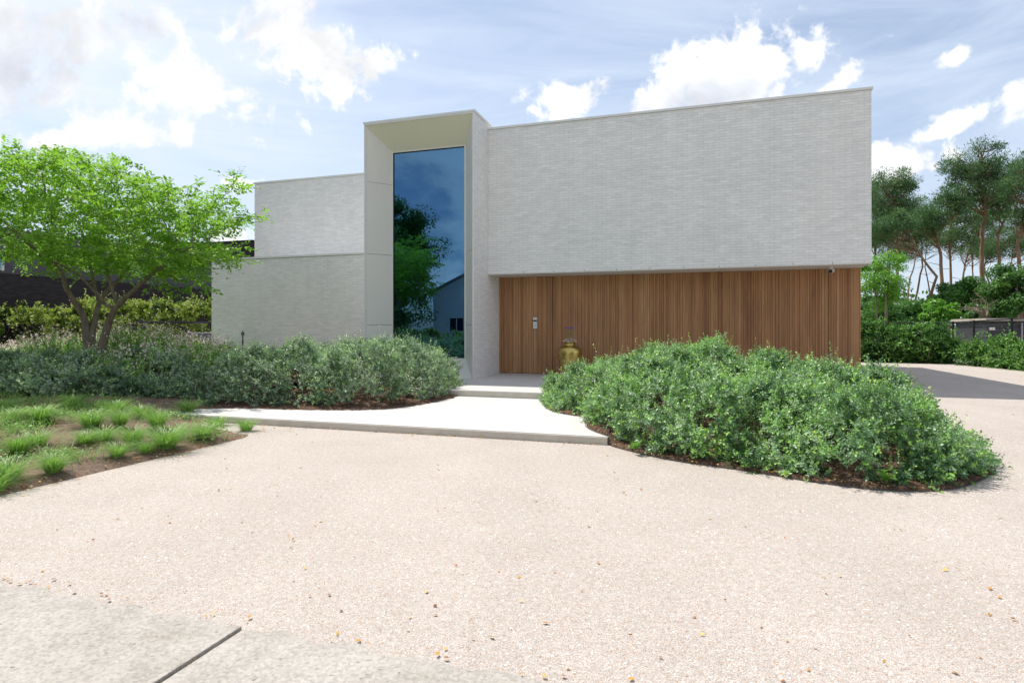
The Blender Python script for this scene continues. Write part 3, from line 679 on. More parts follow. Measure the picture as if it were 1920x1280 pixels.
def sprig_foliage(P, D, k, sprig, leaf_l, leaf_w, tint_base, tint_tip=0.9, spread=0.9, up=0.3, tipgrow=0.3):
    """P sprig starts, D sprig directions, k leaves per sprig -> vertices, tint"""
    n = len(P); a = np.tile(np.linspace(0.1, 1.0, k), (n, 1)); sl_ = sprig*(0.6+0.8*rng.random((n, 1)))
    base = P[:, None, :] + D[:, None, :]*(a*sl_)[..., None]
    ang = (np.arange(k)*2.4)[None, :]+rng.random((n, 1))*6.28
    ax = np.cross(D, np.array([0.3, 0.2, 0.9])); ax /= np.linalg.norm(ax, axis=1, keepdims=True)+1e-9; bx = np.cross(D, ax)
    out = ax[:, None, :]*np.cos(ang)[..., None]+bx[:, None, :]*np.sin(ang)[..., None]
    ld = out*spread + D[:, None, :]*(0.55+0.3*a)[..., None] + rng.normal(size=(n, k, 3))*0.25
    nn = D[:, None, :]*1.0 - out*0.4 + rng.normal(size=(n, k, 3))*0.45; nn[..., 2] += up
    tint = tint_base[:, None]*np.ones((n, k)) + rng.normal(size=(n, k))*0.10
    tip = (rng.random((n, 1)) < tipgrow) & (a > 0.6); tint = np.where(tip, tint_tip+rng.normal(size=(n, k))*0.06, np.minimum(tint, .8))
    ll = leaf_l*(0.7+0.6*rng.random((n, k)))
    V = leaf_mesh(base.reshape(-1, 3), ld.reshape(-1, 3), nn.reshape(-1, 3), ll.ravel(), (ll*leaf_w/leaf_l).ravel())
    return V, np.repeat(np.clip(tint.ravel(), 0, 1), 4)

def lump_field(cents, S, T):
    best = np.zeros(S.shape); 
    for (cs, ct, r, a) in cents:
        q = 1-((S-cs)**2+(T-ct)**2)/(r*r); best = np.maximum(best, a*np.sqrt(np.clip(q, 0, 1)))
    return best
def shrub_mass(name, poly, basef, hf, nspr, mat, label, cat, leaf_l=0.034, leaf_w=0.018, k=12, sprig=0.13, lumps=60, tipgrow=0.3, seed=1, stems=160, edge_r=0.9, side_low=0.25, near=None, lumpr=(0.24, 0.50), parent_loc=None, group=None, inner=0.2, lumpdrop=0.42):
    rn = np.random.default_rng(seed)
    s0, s1 = min(p[0] for p in poly), max(p[0] for p in poly); t0, t1 = min(p[1] for p in poly), max(p[1] for p in poly)
    cents = []
    while len(cents) < lumps:
        a, b = rn.uniform(s0, s1), rn.uniform(t0, t1)
        if inpoly(poly, np.array([a]), np.array([b]))[0]: cents.append((a, b, rn.uniform(*lumpr), rn.uniform(0.12, 0.62)))
    def Hgt(S, T):
        d = edist(poly, S, T); e = np.clip(d/edge_r, 0, 1); prof_ = side_low+(1-side_low)*np.sqrt(1-(1-e)**2)
        return (hf(S, T)-lumpdrop)*prof_ + lump_field(cents, S, T)*(0.55+0.45*e)
    # sample clumps over the surface (including the steep sides) and a share inside
    MC = 9; nspr = nspr//MC; n = nspr*4
    S = rn.uniform(s0-.1, s1+.1, n); T = rn.uniform(t0-.1, t1+.1, n); m = inpoly(poly, S, T); S, T = S[m], T[m]
    H = Hgt(S, T); e = 0.03
    gx = (Hgt(S+e, T)-Hgt(S-e, T))/(2*e); gy = (Hgt(S, T+e)-Hgt(S, T-e))/(2*e)
    area = np.sqrt(1+np.minimum(gx*gx+gy*gy, 9)); dd = edist(poly, S, T)
    wgt = area/area.max(); wgt = np.where(dd < .34, np.maximum(wgt, .62)*1.5, wgt); keep = rn.random(len(S)) < wgt*1.6; S, T, H, gx, gy, dd = (q[keep] for q in (S, T, H, gx, gy, dd))
    if len(S) > nspr: S, T, H, gx, gy, dd = (q[:nspr] for q in (S, T, H, gx, gy, dd))
    u = rn.random(len(S)); depth = np.where(u < inner, rn.random(len(S))*0.92*H, rn.random(len(S))**1.5*0.12)
    side = (dd < 0.34) & (rn.random(len(S)) < 0.9)
    zfrac = np.where(side, rn.random(len(S))**0.8, 1.0)
    Zb = np.array([basef(a, b) for a, b in zip(S, T)])
    Z = Zb + np.maximum(0.05, (H-depth)*zfrac)
    # outward direction
    nx, ny = -gx, -gy; l = np.sqrt(nx*nx+ny*ny+1)
    if True:
        ee = 0.05; ex = edist(poly, S+ee, T)-edist(poly, S-ee, T); ey = edist(poly, S, T+ee)-edist(poly, S, T-ee); el = np.sqrt(ex*ex+ey*ey)+1e-6
        ox, oy = -ex/el, -ey/el
    nx = nx/l + np.where(side, ox*1.0, 0); ny = ny/l + np.where(side, oy*1.0, 0); nz = 1/l*np.where(side, 0.4, 1.0)+0.35
    Dst = np.stack([nx, ny, nz], 1)+rn.normal(size=(len(S), 3))*0.42
    D = np.stack([CS*Dst[:, 0]+SN*Dst[:, 1], -SN*Dst[:, 0]+CS*Dst[:, 1], Dst[:, 2]], 1); D /= np.linalg.norm(D, axis=1, keepdims=True)
    P = np.stack([CS*S+SN*T, -SN*S+CS*T, Z], 1) - D*sprig*0.9
    ctint = rn.normal(size=len(P))*0.16; csize = rn.uniform(.6, 1.35, len(P))
    S, T, depth, side = (np.repeat(q_, MC) for q_ in (S, T, depth, side)); P = np.repeat(P, MC, 0); D = np.repeat(D, MC, 0); ctint = np.repeat(ctint, MC); csize = np.repeat(csize, MC)[:, None]
    D = D*0.95+rn.normal(size=D.shape)*0.55; D /= np.linalg.norm(D, axis=1, keepdims=True)
    P = P + D*sprig*csize*0.35*rn.random((len(P), 1)) + rn.normal(size=P.shape)*0.012
    # tint varies from plant to plant
    cs_ = np.array([[c[0], c[1]] for c in cents]); near_i = np.argmin((S[:, None]-cs_[None, :, 0])**2+(T[:, None]-cs_[None, :, 1])**2, 1)
    plant = rn.normal(size=len(cents))*0.18
    tint = 0.47+plant[near_i]+ctint+rn.normal(size=len(S))*0.10
    # a few long shoots standing above the top
    sh = (rn.random(len(S)) < 0.022) & (depth < 0.1) & ~side
    ncx, ncy = float(np.mean([p[0] for p in poly])), float(np.mean([p[1] for p in poly]))
    root = W(ncx, ncy, 0); rv = np.array(root)
    V, ti = sprig_foliage(P-rv, D, k, sprig*csize, leaf_l, leaf_w, tint, 0.88, tipgrow=tipgrow)
    P2 = P[sh]; D2 = D[sh].copy(); D2[:, 2] += 1.2; D2 /= np.linalg.norm(D2, axis=1, keepdims=True)
    V2, ti2 = sprig_foliage(P2-rv, D2, k, sprig*2.1, leaf_l*.8, leaf_w*.8, np.full(len(P2), 0.8), 0.95, tipgrow=0.8)
    V = np.concatenate([V, V2]); ti = np.concatenate([ti, ti2])
    th = empty(name, root, 0, label=label, cat=cat, group=group)
    np_mesh('foliage', V, quads(len(V)//4), mat, th, attrs={'tint': ti})
    # woody stems forking up from the soil
    mb = MB(); c = 0
    while c < stems:
        a, b = rn.uniform(s0, s1), rn.uniform(t0, t1)
        if not inpoly(poly, np.array([a]), np.array([b]))[0]: continue
        d = float(edist(poly, np.array([a]), np.array([b]))[0])
        if d < 0.10: continue
        c += 1; h = float(Hgt(np.array([a]), np.array([b]))[0]); zb = basef(a, b)
        p0 = W(a, b, zb-0.02)
        for j in range(rn.integers(2, 5)):
            lean = rn.normal(size=2)*0.28
            p1 = p0+Vector((lean[0]*.5*h, lean[1]*.5*h, h*0.5)); p2 = p0+Vector((lean[0]*h*1.1, lean[1]*h*1.1, h*rn.uniform(.8, 1.0)))
            mb.tube([p0-root, p1-root, p2-root], [0.008, 0.006, 0.003], 4, cap=False)
    mb.build('stems', M_TWIG, th)['kind'] = 'stuff'
    return th

rd = lambda S: 1.20 - 0.34*sstep(0.6, 1.6, S)
def ds(a, b, x): return 1-sstep(b, a, x)      # rises as x falls from a to b
def h_right(S, T): return (0.89-0.10*sstep(0.6, 1.8, S) - 0.44*ds(-1.3, -2.3, S)) * (1-0.10*ds(8.2, 6.4, T))
def inset(P, d):
    out = []; n = len(P); area = sum(P[i][0]*P[(i+1) % n][1]-P[(i+1) % n][0]*P[i][1] for i in range(n)); sg = 1 if area > 0 else -1
    for i in range(n):
        a = P[i-1]; b = P[(i+1) % n]; dx, dy = b[0]-a[0], b[1]-a[1]; l = math.hypot(dx, dy)+1e-9; out.append((P[i][0]-dy/l*sg*d, P[i][1]+dx/l*sg*d))
    return out
shrub_mass('shrub_bed', inset(smoothpoly(BED, 1), 0.02), bedbase, h_right, 30000, M_HEDGE,
           'wide rounded mass of green shrubs in the curved bed before the timber wall', 'shrubs', seed=3, lumps=120, leaf_l=0.034, leaf_w=0.020, k=12, edge_r=0.6, side_low=0.48, stems=70)
MIDP = [(-8.6, 8.0), (-8.0, 8.15), (-7.65, 8.3), (-6.7, 8.45), (-5.7, 8.65), (-5.15, 8.9), (-4.86, 9.45), (-4.75, 10.05), (-4.72, 10.8), (-4.82, 11.6), (-5.05, 12.3), (-5.6, 12.9), (-7.0, 13.1), (-9.0, 13.3), (-11.0, 12.6), (-11.0, 11.2), (-9.6, 9.9), (-8.9, 8.9)]
def b2(s, t): return float(bed2h(np.array(s), np.array(t)))
def h_mid(S, T): return 0.90 - 0.14*ds(-7.0, -8.2, S) - 0.22*ds(-8.4, -10.5, S) + 0.0*T
shrub_mass('shrub_bed', smoothpoly(MIDP, 1), b2, h_mid, 19000, M_HEDGEGREY,
           'mounded grey-green shrubs below the tall window and the low brick wing', 'shrubs', seed=5, lumps=120, leaf_l=0.036, leaf_w=0.020, k=12, sprig=0.14, edge_r=0.6, side_low=0.5, stems=50)
LEFTP = [(-15.5, 4.4), (-12.6, 5.7), (-10.6, 6.75), (-9.6, 7.2), (-8.9, 7.6), (-8.45, 8.1), (-8.7, 9.2), (-9.6, 9.4), (-11.0, 8.5), (-13.0, 7.5), (-15.8, 6.2)]
def tgb(s, t): return float(TG(np.array(s), np.array(t)))
shrub_mass('shrub_bed', smoothpoly(LEFTP, 1), tgb, lambda S, T: 0.50+0*S, 14000, M_HEDGEGREY,
           'dark grey-green shrub row in the shade below the garden tree', 'shrubs', seed=6, lumps=70, leaf_l=0.042, leaf_w=0.023, k=11, sprig=0.14, edge_r=0.7, side_low=0.5, stems=50, tipgrow=0.2)

# beech hedge across the left garden (behind), laurels on the right
BEECHP = [(-34, 10.5), (-21.3, 14.7), (-16.2, 17.4), (-15.4, 20.2), (-16.4, 21.2), (-22.6, 16.6), (-34.6, 12.4)]
shrub_mass('beech_hedge', BEECHP, lambda s, t: 0.2, lambda S, T: 2.15+0*S, 16000, M_BEECH,
           'tall beech hedge with yellow-green new growth before the dark brick house', 'hedge', seed=8, lumps=90, leaf_l=0.085, leaf_w=0.055, k=9, sprig=0.24, edge_r=0.5, side_low=0.7, stems=40, tipgrow=0.5, lumpr=(0.3, 0.8))
LAU1 = [(4.9, 26.2), (6.5, 25.8), (8.35, 25.5), (9.0, 26.1), (8.6, 27.0), (6.6, 27.2), (4.9, 27.2)]
shrub_mass('laurel_hedge', LAU1, lambda s, t: 0.2, lambda S, T: 1.30+0*S, 4600, M_LAUREL,
           'dark glossy laurel shrubs by the mesh fence at the far end of the drive', 'hedge', seed=9, lumps=22, leaf_l=0.12, leaf_w=0.05, k=9, sprig=0.3, edge_r=0.5, side_low=0.5, stems=20, tipgrow=0.3)
LAU2 = [(8.45, 25.1), (8.95, 23.6), (9.2, 21.8), (9.6, 19.0), (10.3, 15.5), (11.4, 15.6), (11.1, 18.6), (10.5, 21.6), (10.1, 24.0), (9.4, 25.6)]
shrub_mass('laurel_hedge', LAU2, lambda s, t: 0.2, lambda S, T: 0.86+0*S, 6500, M_LAUREL,
           'low laurel hedge along the right edge of the gravel drive', 'hedge', seed=10, lumps=40, leaf_l=0.11, leaf_w=0.05, k=9, sprig=0.26, edge_r=0.45, side_low=0.5, stems=30, tipgrow=0.5)

# ------------------------------------------------------------------ the garden tree (space colonisation)
def colonise(attr, roots, step=0.16, di=1.4, dk=0.28, iters=160):
    nodes = [Vector(p) for p in roots[0]]; par = list(roots[1]); A = np.array(attr); alive = np.ones(len(A), bool)
    NP = np.array([tuple(p) for p in nodes])
    for it in range(iters):
        if not alive.any(): break
        Aa = A[alive]; d = np.linalg.norm(Aa[:, None, :]-NP[None, :, :], axis=2); j = d.argmin(1); dm = d[np.arange(len(Aa)), j]
        use = dm < di
        if not use.any(): di *= 1.4; 
        if di > 8: break
        new = []; newp = []
        for k in np.unique(j[use]):
            v = (Aa[use & (j == k)]-NP[k]); v /= np.linalg.norm(v, axis=1, keepdims=True); q = v.mean(0)+rng.normal(size=3)*0.12; q /= np.linalg.norm(q)+1e-9
            new.append(NP[k]+q*step); newp.append(int(k))
        if not new: continue
        new = np.array(new); NP = np.concatenate([NP, new]); par += newp
        idx = np.where(alive)[0]; dn = np.linalg.norm(A[idx][:, None, :]-new[None, :, :], axis=2).min(1); alive[idx[dn < dk]] = False
    return NP, par
def tree_mesh(NP, par, r_tip, r_pow, rmax, rmin=None):
    n = len(NP); kids = [[] for _ in range(n)]
    for i, p in enumerate(par):
        if p >= 0: kids[p].append(i)
    rad = np.zeros(n)
    for i in range(n-1, -1, -1):
        rad[i] = r_tip if not kids[i] else (sum(rad[k]**r_pow for k in kids[i]))**(1/r_pow)
    rad = np.minimum(rad, rmax); mb = MB()
    if rmin is not None: rad[:len(rmin)] = np.maximum(rad[:len(rmin)], rmin)
    starts = [i for i in range(n) if par[i] < 0] 
    stack = [(s, None) for s in starts]
    while stack:
        s_, p_ = stack.pop(); chain = ([p_] if p_ is not None else [])+[s_]; cur = s_
        while kids[cur]:
            ks = sorted(kids[cur], key=lambda k: -rad[k]); 
            for k in ks[1:]: stack.append((k, cur))
            cur = ks[0]; chain.append(cur)
        if len(chain) > 1:
            rr = [float(rad[c]) for c in chain]
            if p_ is not None: rr[0] = rr[1]
            mb.tube([NP[c] for c in chain], rr, 8 if rr[0] > 0.02 else 4, cap=False)
    return mb, rad, kids

TD = 12.5
def tp3(px, py, dd=0.0):  # a point at the tree's distance, given as it would be seen
    d = TD+dd; return Vector(((px-960)/1132*d, d, CAMZ+(617-py)/1132*d))
limbs = [
 ([(172, 668, 0), (163, 635, 0), (160, 607, 0), (155, 590, -.05), (140, 566, -.15), (124, 540, -.25), (115, 508, -.4), (86, 480, -.6), (50, 455, -.9)], 0.13),
 ([(178, 668, 0), (172, 632, .02), (180, 590, .15), (186, 570, .25), (200, 545, .4), (222, 525, .6), (242, 500, .8), (262, 470, 1.0)], 0.10),
 ([(186, 668, -.04), (196, 632, -.06), (205, 600, -.1), (216, 578, -.15), (238, 556, -.25), (275, 522, -.35), (318, 486, -.5), (360, 462, -.7)], 0.12),
 ([(216, 578, -.15), (200, 572, -.2), (178, 546, -.3), (150, 518, -.5), (122, 500, -.7), (70, 478, -1.0)], 0.06),
 ([(222, 574, -.15), (212, 548, -.2), (202, 515, -.2), (200, 490, -.15), (212, 470, -.1), (225, 450, 0), (235, 420, .1)], 0.06),
 ([(186, 570, .25), (178, 540, .4), (170, 500, .6), (160, 460, .8), (150, 420, .9)], 0.05)]
P_, par_ = [], []
rmin_ = []
keyid = {}
for L_, r0 in limbs:
    prev = -1
    for q, (px, py, dd) in enumerate(L_):
        key = (px, py, dd)
        if key in keyid: prev = keyid[key]; continue
        if q == 0 or prev == -1:
            if P_ and q == 0 and py < 660:   # starts on an existing limb: attach to the nearest node
                pt = tp3(px, py, dd); prev = min(range(len(P_)), key=lambda i: (P_[i]-pt).length)
        pt = tp3(px, py, dd)
        if prev >= 0:
            a = P_[prev]; seg = max(1, int((pt-a).length/0.12)); base = prev
            for k in range(1, seg+1):
                P_.append(a.lerp(pt, k/seg)); par_.append(prev); prev = len(P_)-1; rmin_.append(r0*max(.22, 1-.8*(q-1+k/seg)/(len(L_)-1)))
        else: P_.append(pt); par_.append(-1); prev = len(P_)-1; rmin_.append(r0)
        keyid[key] = prev
att = []
cx_, cy_ = tp3(185, 600).x, TD+0.1
rt = np.random.default_rng(21)
top_px = [(-160, 380), (-60, 340), (0, 322), (60, 300), (100, 278), (150, 290), (200, 305), (260, 318), (310, 345), (350, 352), (400, 345), (440, 330), (455, 400), (490, 402)]
bot_px = [(-160, 470), (-60, 500), (0, 478), (60, 492), (120, 520), (200, 510), (260, 520), (330, 500), (380, 520), (430, 490), (460, 440), (490, 404)]
tx = np.array([a for a, b in top_px], float); ty = np.array([b for a, b in top_px], float); bx = np.array([a for a, b in bot_px], float); by = np.array([b for a, b in bot_px], float)
while len(att) < 1500:
    px = rt.uniform(-150, 475); dd = rt.uniform(-2.7, 2.7)
    r2 = ((px-150)/290)**2+(dd/2.7)**2
    if r2 > 1: continue
    yt = np.interp(px, tx, ty); yb = np.interp(px, bx, by); k = abs(dd)/2.7
    yt = yt+(k**2)*45; yb = yb-8*k
    w_ = rt.random(); py = yt+(yb-yt)*(w_**1.15)
    # layered gaps
    if math.sin(px*0.05+dd*1.7+1)*math.sin(py*0.095+px*0.03+dd) > 0.30: continue
    p = tp3(px, py); 
    att.append((p.x*(1+dd*0.0), TD+dd, p.z))
for (px, py, dd) in [(390, 540, -.6), (398, 555, -.6), (380, 545, -.7), (345, 560, -.5), (335, 545, -.5), (360, 535, -.5), (395, 525, -.7), (452, 345, -.3), (448, 335, -.3), (440, 350, -.3), (445, 325, -.3), (482, 403, -.5), (462, 408, -.5), (300, 545, -.4), (320, 530, -.4), (440, 462, -.6), (425, 485, -.8), (400, 490, -.8), (90, 285, -.2), (110, 276, 0), (130, 282, .1), (230, 300, 0), (270, 312, 0)]:
    p = tp3(px, py, dd); att.append(tuple(p))
NPt, part = colonise(att, (P_, par_), 0.13, 1.6, 0.24, 140)
mb, rad_, kids_ = tree_mesh(NPt, part, 0.0038, 2.35, 0.135, np.array(rmin_)*.74)
troot = empty('garden_tree', tp3(180, 660), 0, label='multi-stemmed spreading tree with bright green leaves on the garden mound', cat='tree')
tr = troot.location
mb.build('trunk', M_BARK, troot, off=tuple(tr), smooth=True)
tips = [i for i in range(len(NPt)) if i >= len(P_) and rad_[i] < 0.0105]
tips = np.array(tips); TPn = NPt[tips]; TDir = NPt[tips]-NPt[np.array(part)[tips]]
rep = 3
P3 = np.repeat(TPn, rep, 0)+rng.normal(size=(len(TPn)*rep, 3))*np.array([.09, .09, .04]); D3 = np.repeat(TDir, rep, 0); D3 /= np.linalg.norm(D3, axis=1, keepdims=True)+1e-9
D3 = D3*0.7+rng.normal(size=D3.shape)*np.array([.8, .8, .25]); D3 /= np.linalg.norm(D3, axis=1, keepdims=True)
def flat_sprays(P, D, k, sprig, ll, lw, tint):
    n = len(P); a = np.linspace(0.05, 1, k)[None, :]; sl_ = sprig*(0.6+.8*rng.random((n, 1)))
    base = P[:, None, :]+D[:, None, :]*(a*sl_)[..., None]; base[..., 2] -= (a*sl_)**2*0.35
    Nn = np.array([0, 0, 1.0])+rng.normal(size=(n, 3))*0.35; S = np.cross(D, Nn); S /= np.linalg.norm(S, axis=1, keepdims=True)+1e-9
    sg = np.where(np.arange(k) % 2 == 0, 1, -1)[None, :, None]
    ld = S[:, None, :]*sg*0.9+D[:, None, :]*0.6+rng.normal(size=(n, k, 3))*0.25; ld[..., 2] -= 0.15
    nn = np.repeat(Nn[:, None, :], k, 1)+rng.normal(size=(n, k, 3))*0.35
    L_ = ll*(0.7+.6*rng.random((n, k))); t = tint[:, None]+rng.normal(size=(n, k))*0.12
    V = leaf_mesh(base.reshape(-1, 3), ld.reshape(-1, 3), nn.reshape(-1, 3), L_.ravel(), (L_*lw/ll).ravel(), 0.06)
    return V, np.repeat(np.clip(t.ravel(), 0, 1), 4)
V, ti = flat_sprays(P3, D3, 11, 0.27, 0.088, 0.044, 0.5+rng.normal(size=len(P3))*0.24)
print('tree nodes', len(NPt), 'tips', len(tips), 'leaves', len(V)//4)
np_mesh('crown', V-np.array(tr), quads(len(V)//4), M_MAPLE, troot, attrs={'tint': ti})

# ------------------------------------------------------------------ grass tufts and low plants, left bed
def tuft_mesh(nb, h, spread, seed, width=0.007, flop=0.6):
    rn = np.random.default_rng(seed); Vs = []; Ts = []; Fs = []; b = 0
    for i in range(nb):
        a = rn.uniform(0, 6.283); r = 0.05*math.sqrt(rn.random()); d = np.array([math.cos(a), math.sin(a), 0]); sd = np.array([-d[1], d[0], 0])
        cv = rn.uniform(1.0, 2.2); swy = rn.normal()*.06; r = r*1.4; root_ = 0; hh = h*rn.uniform(.3, 1.15); sp_ = spread*rn.uniform(.25, 1.15); w_ = width*rn.uniform(.7, 1.3); t = rn.normal(0.5, .17); t = 1.0 if rn.random() < .04 else t
        root = np.array([d[0]*r, d[1]*r, 0]); n = 6
        for k in range(n):
            q = k/(n-1); p = root+d*sp_*q**cv+sd*swy*q*q+np.array([0, 0, hh*(q-flop*0.5*q**3)]); ww = w_*(1-q**2*0.95)
            Vs += [p-sd*ww, p+sd*ww]; Ts += [t+.1*q]*2
        for k in range(n-1): Fs.append((b+2*k, b+2*k+1, b+2*k+3, b+2*k+2))
        b += 2*n
    return np.array(Vs), np.array(Fs), np.clip(Ts, 0, 1)
tm = [tuft_mesh(520, .40, .36, 1, .0026, .9), tuft_mesh(380, .30, .30, 2, .0022, .9), tuft_mesh(320, .24, .24, 3, .0021, .8), tuft_mesh(560, .30, .22, 4, .0027, .6), tuft_mesh(560, .52, .50, 5, .0038, 1.1)]
tuft_list = [ # px, py of the base as seen, kind, scale, label
 (75, 792, 4, 1.15, 'largest bright grass clump, at the left in front of the dark shrub row'),
 (462, 812, 2, 1.2, 'small grass tuft at the very tip of the soil where gravel meets terrace'),
 (380, 832, 0, 1.2, 'dense upright grass tuft at the soil edge below the terrace end'),
 (100, 895, 3, 1.25, 'leafy pale green tuft second from the left along the gravel edge'),
 (220, 868, 1, 1.15, 'lone grass tuft on bare soil beside the gravel edge, left of the dense edge tufts'),
 (35, 852, 3, 1.1, 'round leafy tuft near the left frame edge, on bare soil above the lowest tufts'),
 (15, 898, 1, 1.4, 'wide loose grass tuft cut by the left frame edge beside the gravel'),
 (160, 842, 1, 1.2, 'spreading yellow-green grass tuft in the middle of the bare soil patch'),
 (250, 838, 0, 1.0, 'medium grass tuft just right of the bare soil patch, one row behind the gravel edge'),
 (312, 846, 0, 1.2, 'broad grass tuft left of the dense one at the gravel edge'),
 (172, 800, 0, 1.15, 'arching grass tuft right of the largest clump'),
 (295, 806, 0, 1.05, 'arching grass tuft in the second row, left of the terrace tip'),
 (225, 800, 0, 1.1, 'middle one of the three arching tufts in the second row'),
 (135, 770, 0, 1.0, 'grass tuft at the foot of the dark shrub row, right behind the largest clump'),
 (218, 776, 1, 1.2, 'thin grass tuft at the foot of the dark shrub row, second from the terrace tip'),
 (265, 782, 1, 1.3, 'thin grass tuft at the foot of the dark shrub row, left of the terrace tip'),
 (352, 772, 1, 1.3, 'wispy grass tuft between the shrubs and the back of the terrace tip'),
 (22, 796, 1, 1.3, 'low grass tuft left of the largest clump'),
 (0, 930, 2, 1.5, 'lowest grass tuft, at the left frame edge where soil meets gravel'),
 (408, 800, 2, 1.3, 'small tuft pushing up against the front of the terrace tip'),
 (335, 818, 1, 1.2, 'loose tuft behind the broad one, in front of the terrace tip'),
 (8, 762, 1, 1.2, 'grass tuft under the dark shrubs at the left frame edge'),
 (-40, 830, 1, 1.3, 'grass tuft just beyond the left frame edge, middle of the soil bed'),
 (-50, 770, 4, 1.0, 'large grass clump just beyond the left frame edge by the shrubs'),
 (195, 826, 2, 1.4, 'short tuft at the upper rim of the bare soil patch'),
 (275, 858, 2, 1.2, 'short tuft between the lone tuft and the broad tuft at the gravel edge'),
 (70, 828, 2, 1.4, 'short tuft on the soil directly below the largest clump')]
protos = {}
for i, (px, py, kd, sc, lb) in enumerate(tuft_list):
    z = 0.12
    for _ in range(4):
        d = (CAMZ-z)*1132/(py-617); x = (px-960)/1132*d; s_, t_ = ST(x, d); z = float(TGn(np.array(s_), np.array(t_)))
    s_ = min(s_, -5.85); loc = W(s_, t_, max(z, 0.0)+.005)
    if kd not in protos:
        V_, F_, T_ = tm[kd]; o = np_mesh('grass_tuft', V_, F_, M_GRASS, attrs={'tint': T_}); protos[kd] = o
    else: o = protos[kd].copy(); C.objects.link(o)
    o.location = loc; o.rotation_euler = (0, 0, random.uniform(0, 6.28)); sc *= random.uniform(.7, .95); o.scale = (sc*random.uniform(.85, 1.15), sc*random.uniform(.85, 1.15), sc*random.uniform(.75, 1.1))
    tag(o, lb, 'grass tuft', 'grass tufts on the soil bed')

def scatter_leaves(name, pts, ll, lw, mat, up=1.0, lift=0.03, tint=.5, tv=.2, **k):
    n = len(pts); P = np.array(pts); D = rng.normal(size=(n, 3))*np.array([1, 1, .25]); Nn = rng.normal(size=(n, 3))*.5+np.array([0, 0, up])
    L_ = ll*(.6+.8*rng.random(n)); V = leaf_mesh(P+np.array([0, 0, lift]), D, Nn, L_, L_*lw/ll, .1)
    o = np_mesh(name, V, quads(n), mat, attrs={'tint': np.repeat(np.clip(tint+rng.normal(size=n)*tv, 0, 1), 4)}); return tag(o, **k)
# creeping ground cover between the tufts
pts = []
rn = np.random.default_rng(33)
cl = [(rn.uniform(-14, -5.85), rn.uniform(2.6, 7.4), rn.uniform(.15, .55)) for _ in range(85)]
cl = [c for c in cl if c[0]+0.55*(c[1]-3.2) < -5.2 or rn.random() < .35]
for (a, b, r) in cl:
    for _ in range(int(260*r/.35)):
        q = rn.normal(size=2)*r*.5; s_, t_ = a+q[0], b+q[1]
        if s_ > -5.72 or (s_ > -8.8 and t_ > 7.35): continue
        p = W(s_, t_); pts.append((p.x, p.y, float(TGn(np.array(s_), np.array(t_)))+rn.random()*.07))
scatter_leaves('ground_cover', pts, .03, .017, M_GRASS, tint=.45, kind='stuff', label='low creeping green weeds between the grass tufts', cat='ground cover')
# short grass blades scattered among the weeds
Vs = []; Ts = []; Fs = []; b = 0
for (a, b_, r) in cl:
    for _ in range(int(75*r/.35)):
        q = rn.normal(size=2)*r*.6; s_, t_ = a+q[0], b_+q[1]
        if s_ > -5.72 or (s_ > -8.8 and t_ > 7.3): continue
        p = np.array(W(s_, t_, float(TGn(np.array(s_), np.array(t_))))); an = rn.uniform(0, 6.28); d = np.array([math.cos(an), math.sin(an), 0]); sd_ = np.array([-d[1], d[0], 0])*.004; h = rn.uniform(.06, .2)
        Vs += [p-sd_, p+sd_, p+d*h*.35+np.array([0, 0, h*.6])+sd_*.7, p+d*h*.35+np.array([0, 0, h*.6])-sd_*.7, p+d*h*.9+np.array([0, 0, h*.85])+sd_*.1, p+d*h*.9+np.array([0, 0, h*.85])-sd_*.1]
        t = rn.normal(.5, .2); Ts += [t]*6; Fs += [(b, b+1, b+2, b+3), (b+3, b+2, b+4, b+5)]; b += 6
tag(np_mesh('grass', Vs, Fs, M_GRASS, attrs={'tint': np.clip(Ts, 0, 1)}), 'thin short grass growing over the soil bed', 'grass', kind='stuff')

# flowering plants behind the shrub row: feathery green stems with pale blossoms
def flower_band(n, S0, S1, T0, T1, h0, h1, seed, ok=None):
    rn = np.random.default_rng(seed); Vs = []; Fs = []; Ts = []; PV = []; b = 0
    c = 0
    while c < n:
        s_, t_ = rn.uniform(S0, S1), rn.uniform(T0, T1)
        if ok is not None and not ok(s_, t_): continue
        c += 1
        z = tgb(s_, t_); p = np.array(W(s_, t_, z)); an = rn.uniform(0, 6.28); d = np.array([math.cos(an), math.sin(an), 0]); sd_ = np.array([-d[1], d[0], 0])*.005; h = rn.uniform(h0, h1); ln = h*rn.uniform(.1, .4)
        m1 = p+d*ln*.4+np.array([0, 0, h*.6]); e1 = p+d*ln+np.array([0, 0, h])
        Vs += [p-sd_, p+sd_, m1+sd_*.8, m1-sd_*.8, e1+sd_*.3, e1-sd_*.3]; Ts += [rn.normal(.5, .15)]*6; Fs += [(b, b+1, b+2, b+3), (b+3, b+2, b+4, b+5)]; b += 6
        for j in range(9):
            q = rn.random()*.85; c0 = p+d*ln*q+np.array([0, 0, h*q]); a2 = rn.uniform(0, 6.28); dd = np.array([math.cos(a2), math.sin(a2), .7])*rn.uniform(.04, .09); ss = np.array([-dd[1], dd[0], 0])*.2
            Vs += [c0, c0+dd*.5+ss, c0+dd, c0+dd*.5-ss]; Ts += [rn.normal(.5, .15)]*4; Fs += [(b, b+1, b+2, b+3)]; b += 4
        if rn.random() < .40:
            for j in range(rn.integers(3, 8)): PV.append(e1+rn.normal(size=3)*np.array([.045, .045, .07]))
    return Vs, Fs, Ts, PV
def okf(s, t):
    if s > -12.9 and t > 10.8 and s > -12.9-(t-10.8)*.45: return False
    if abs(s+11.8) < 1.5 and t < 9.9: return rn.random() < .0
    return t > 8.4-0.35*(s+12) if s < -9.0 else t > 10.2
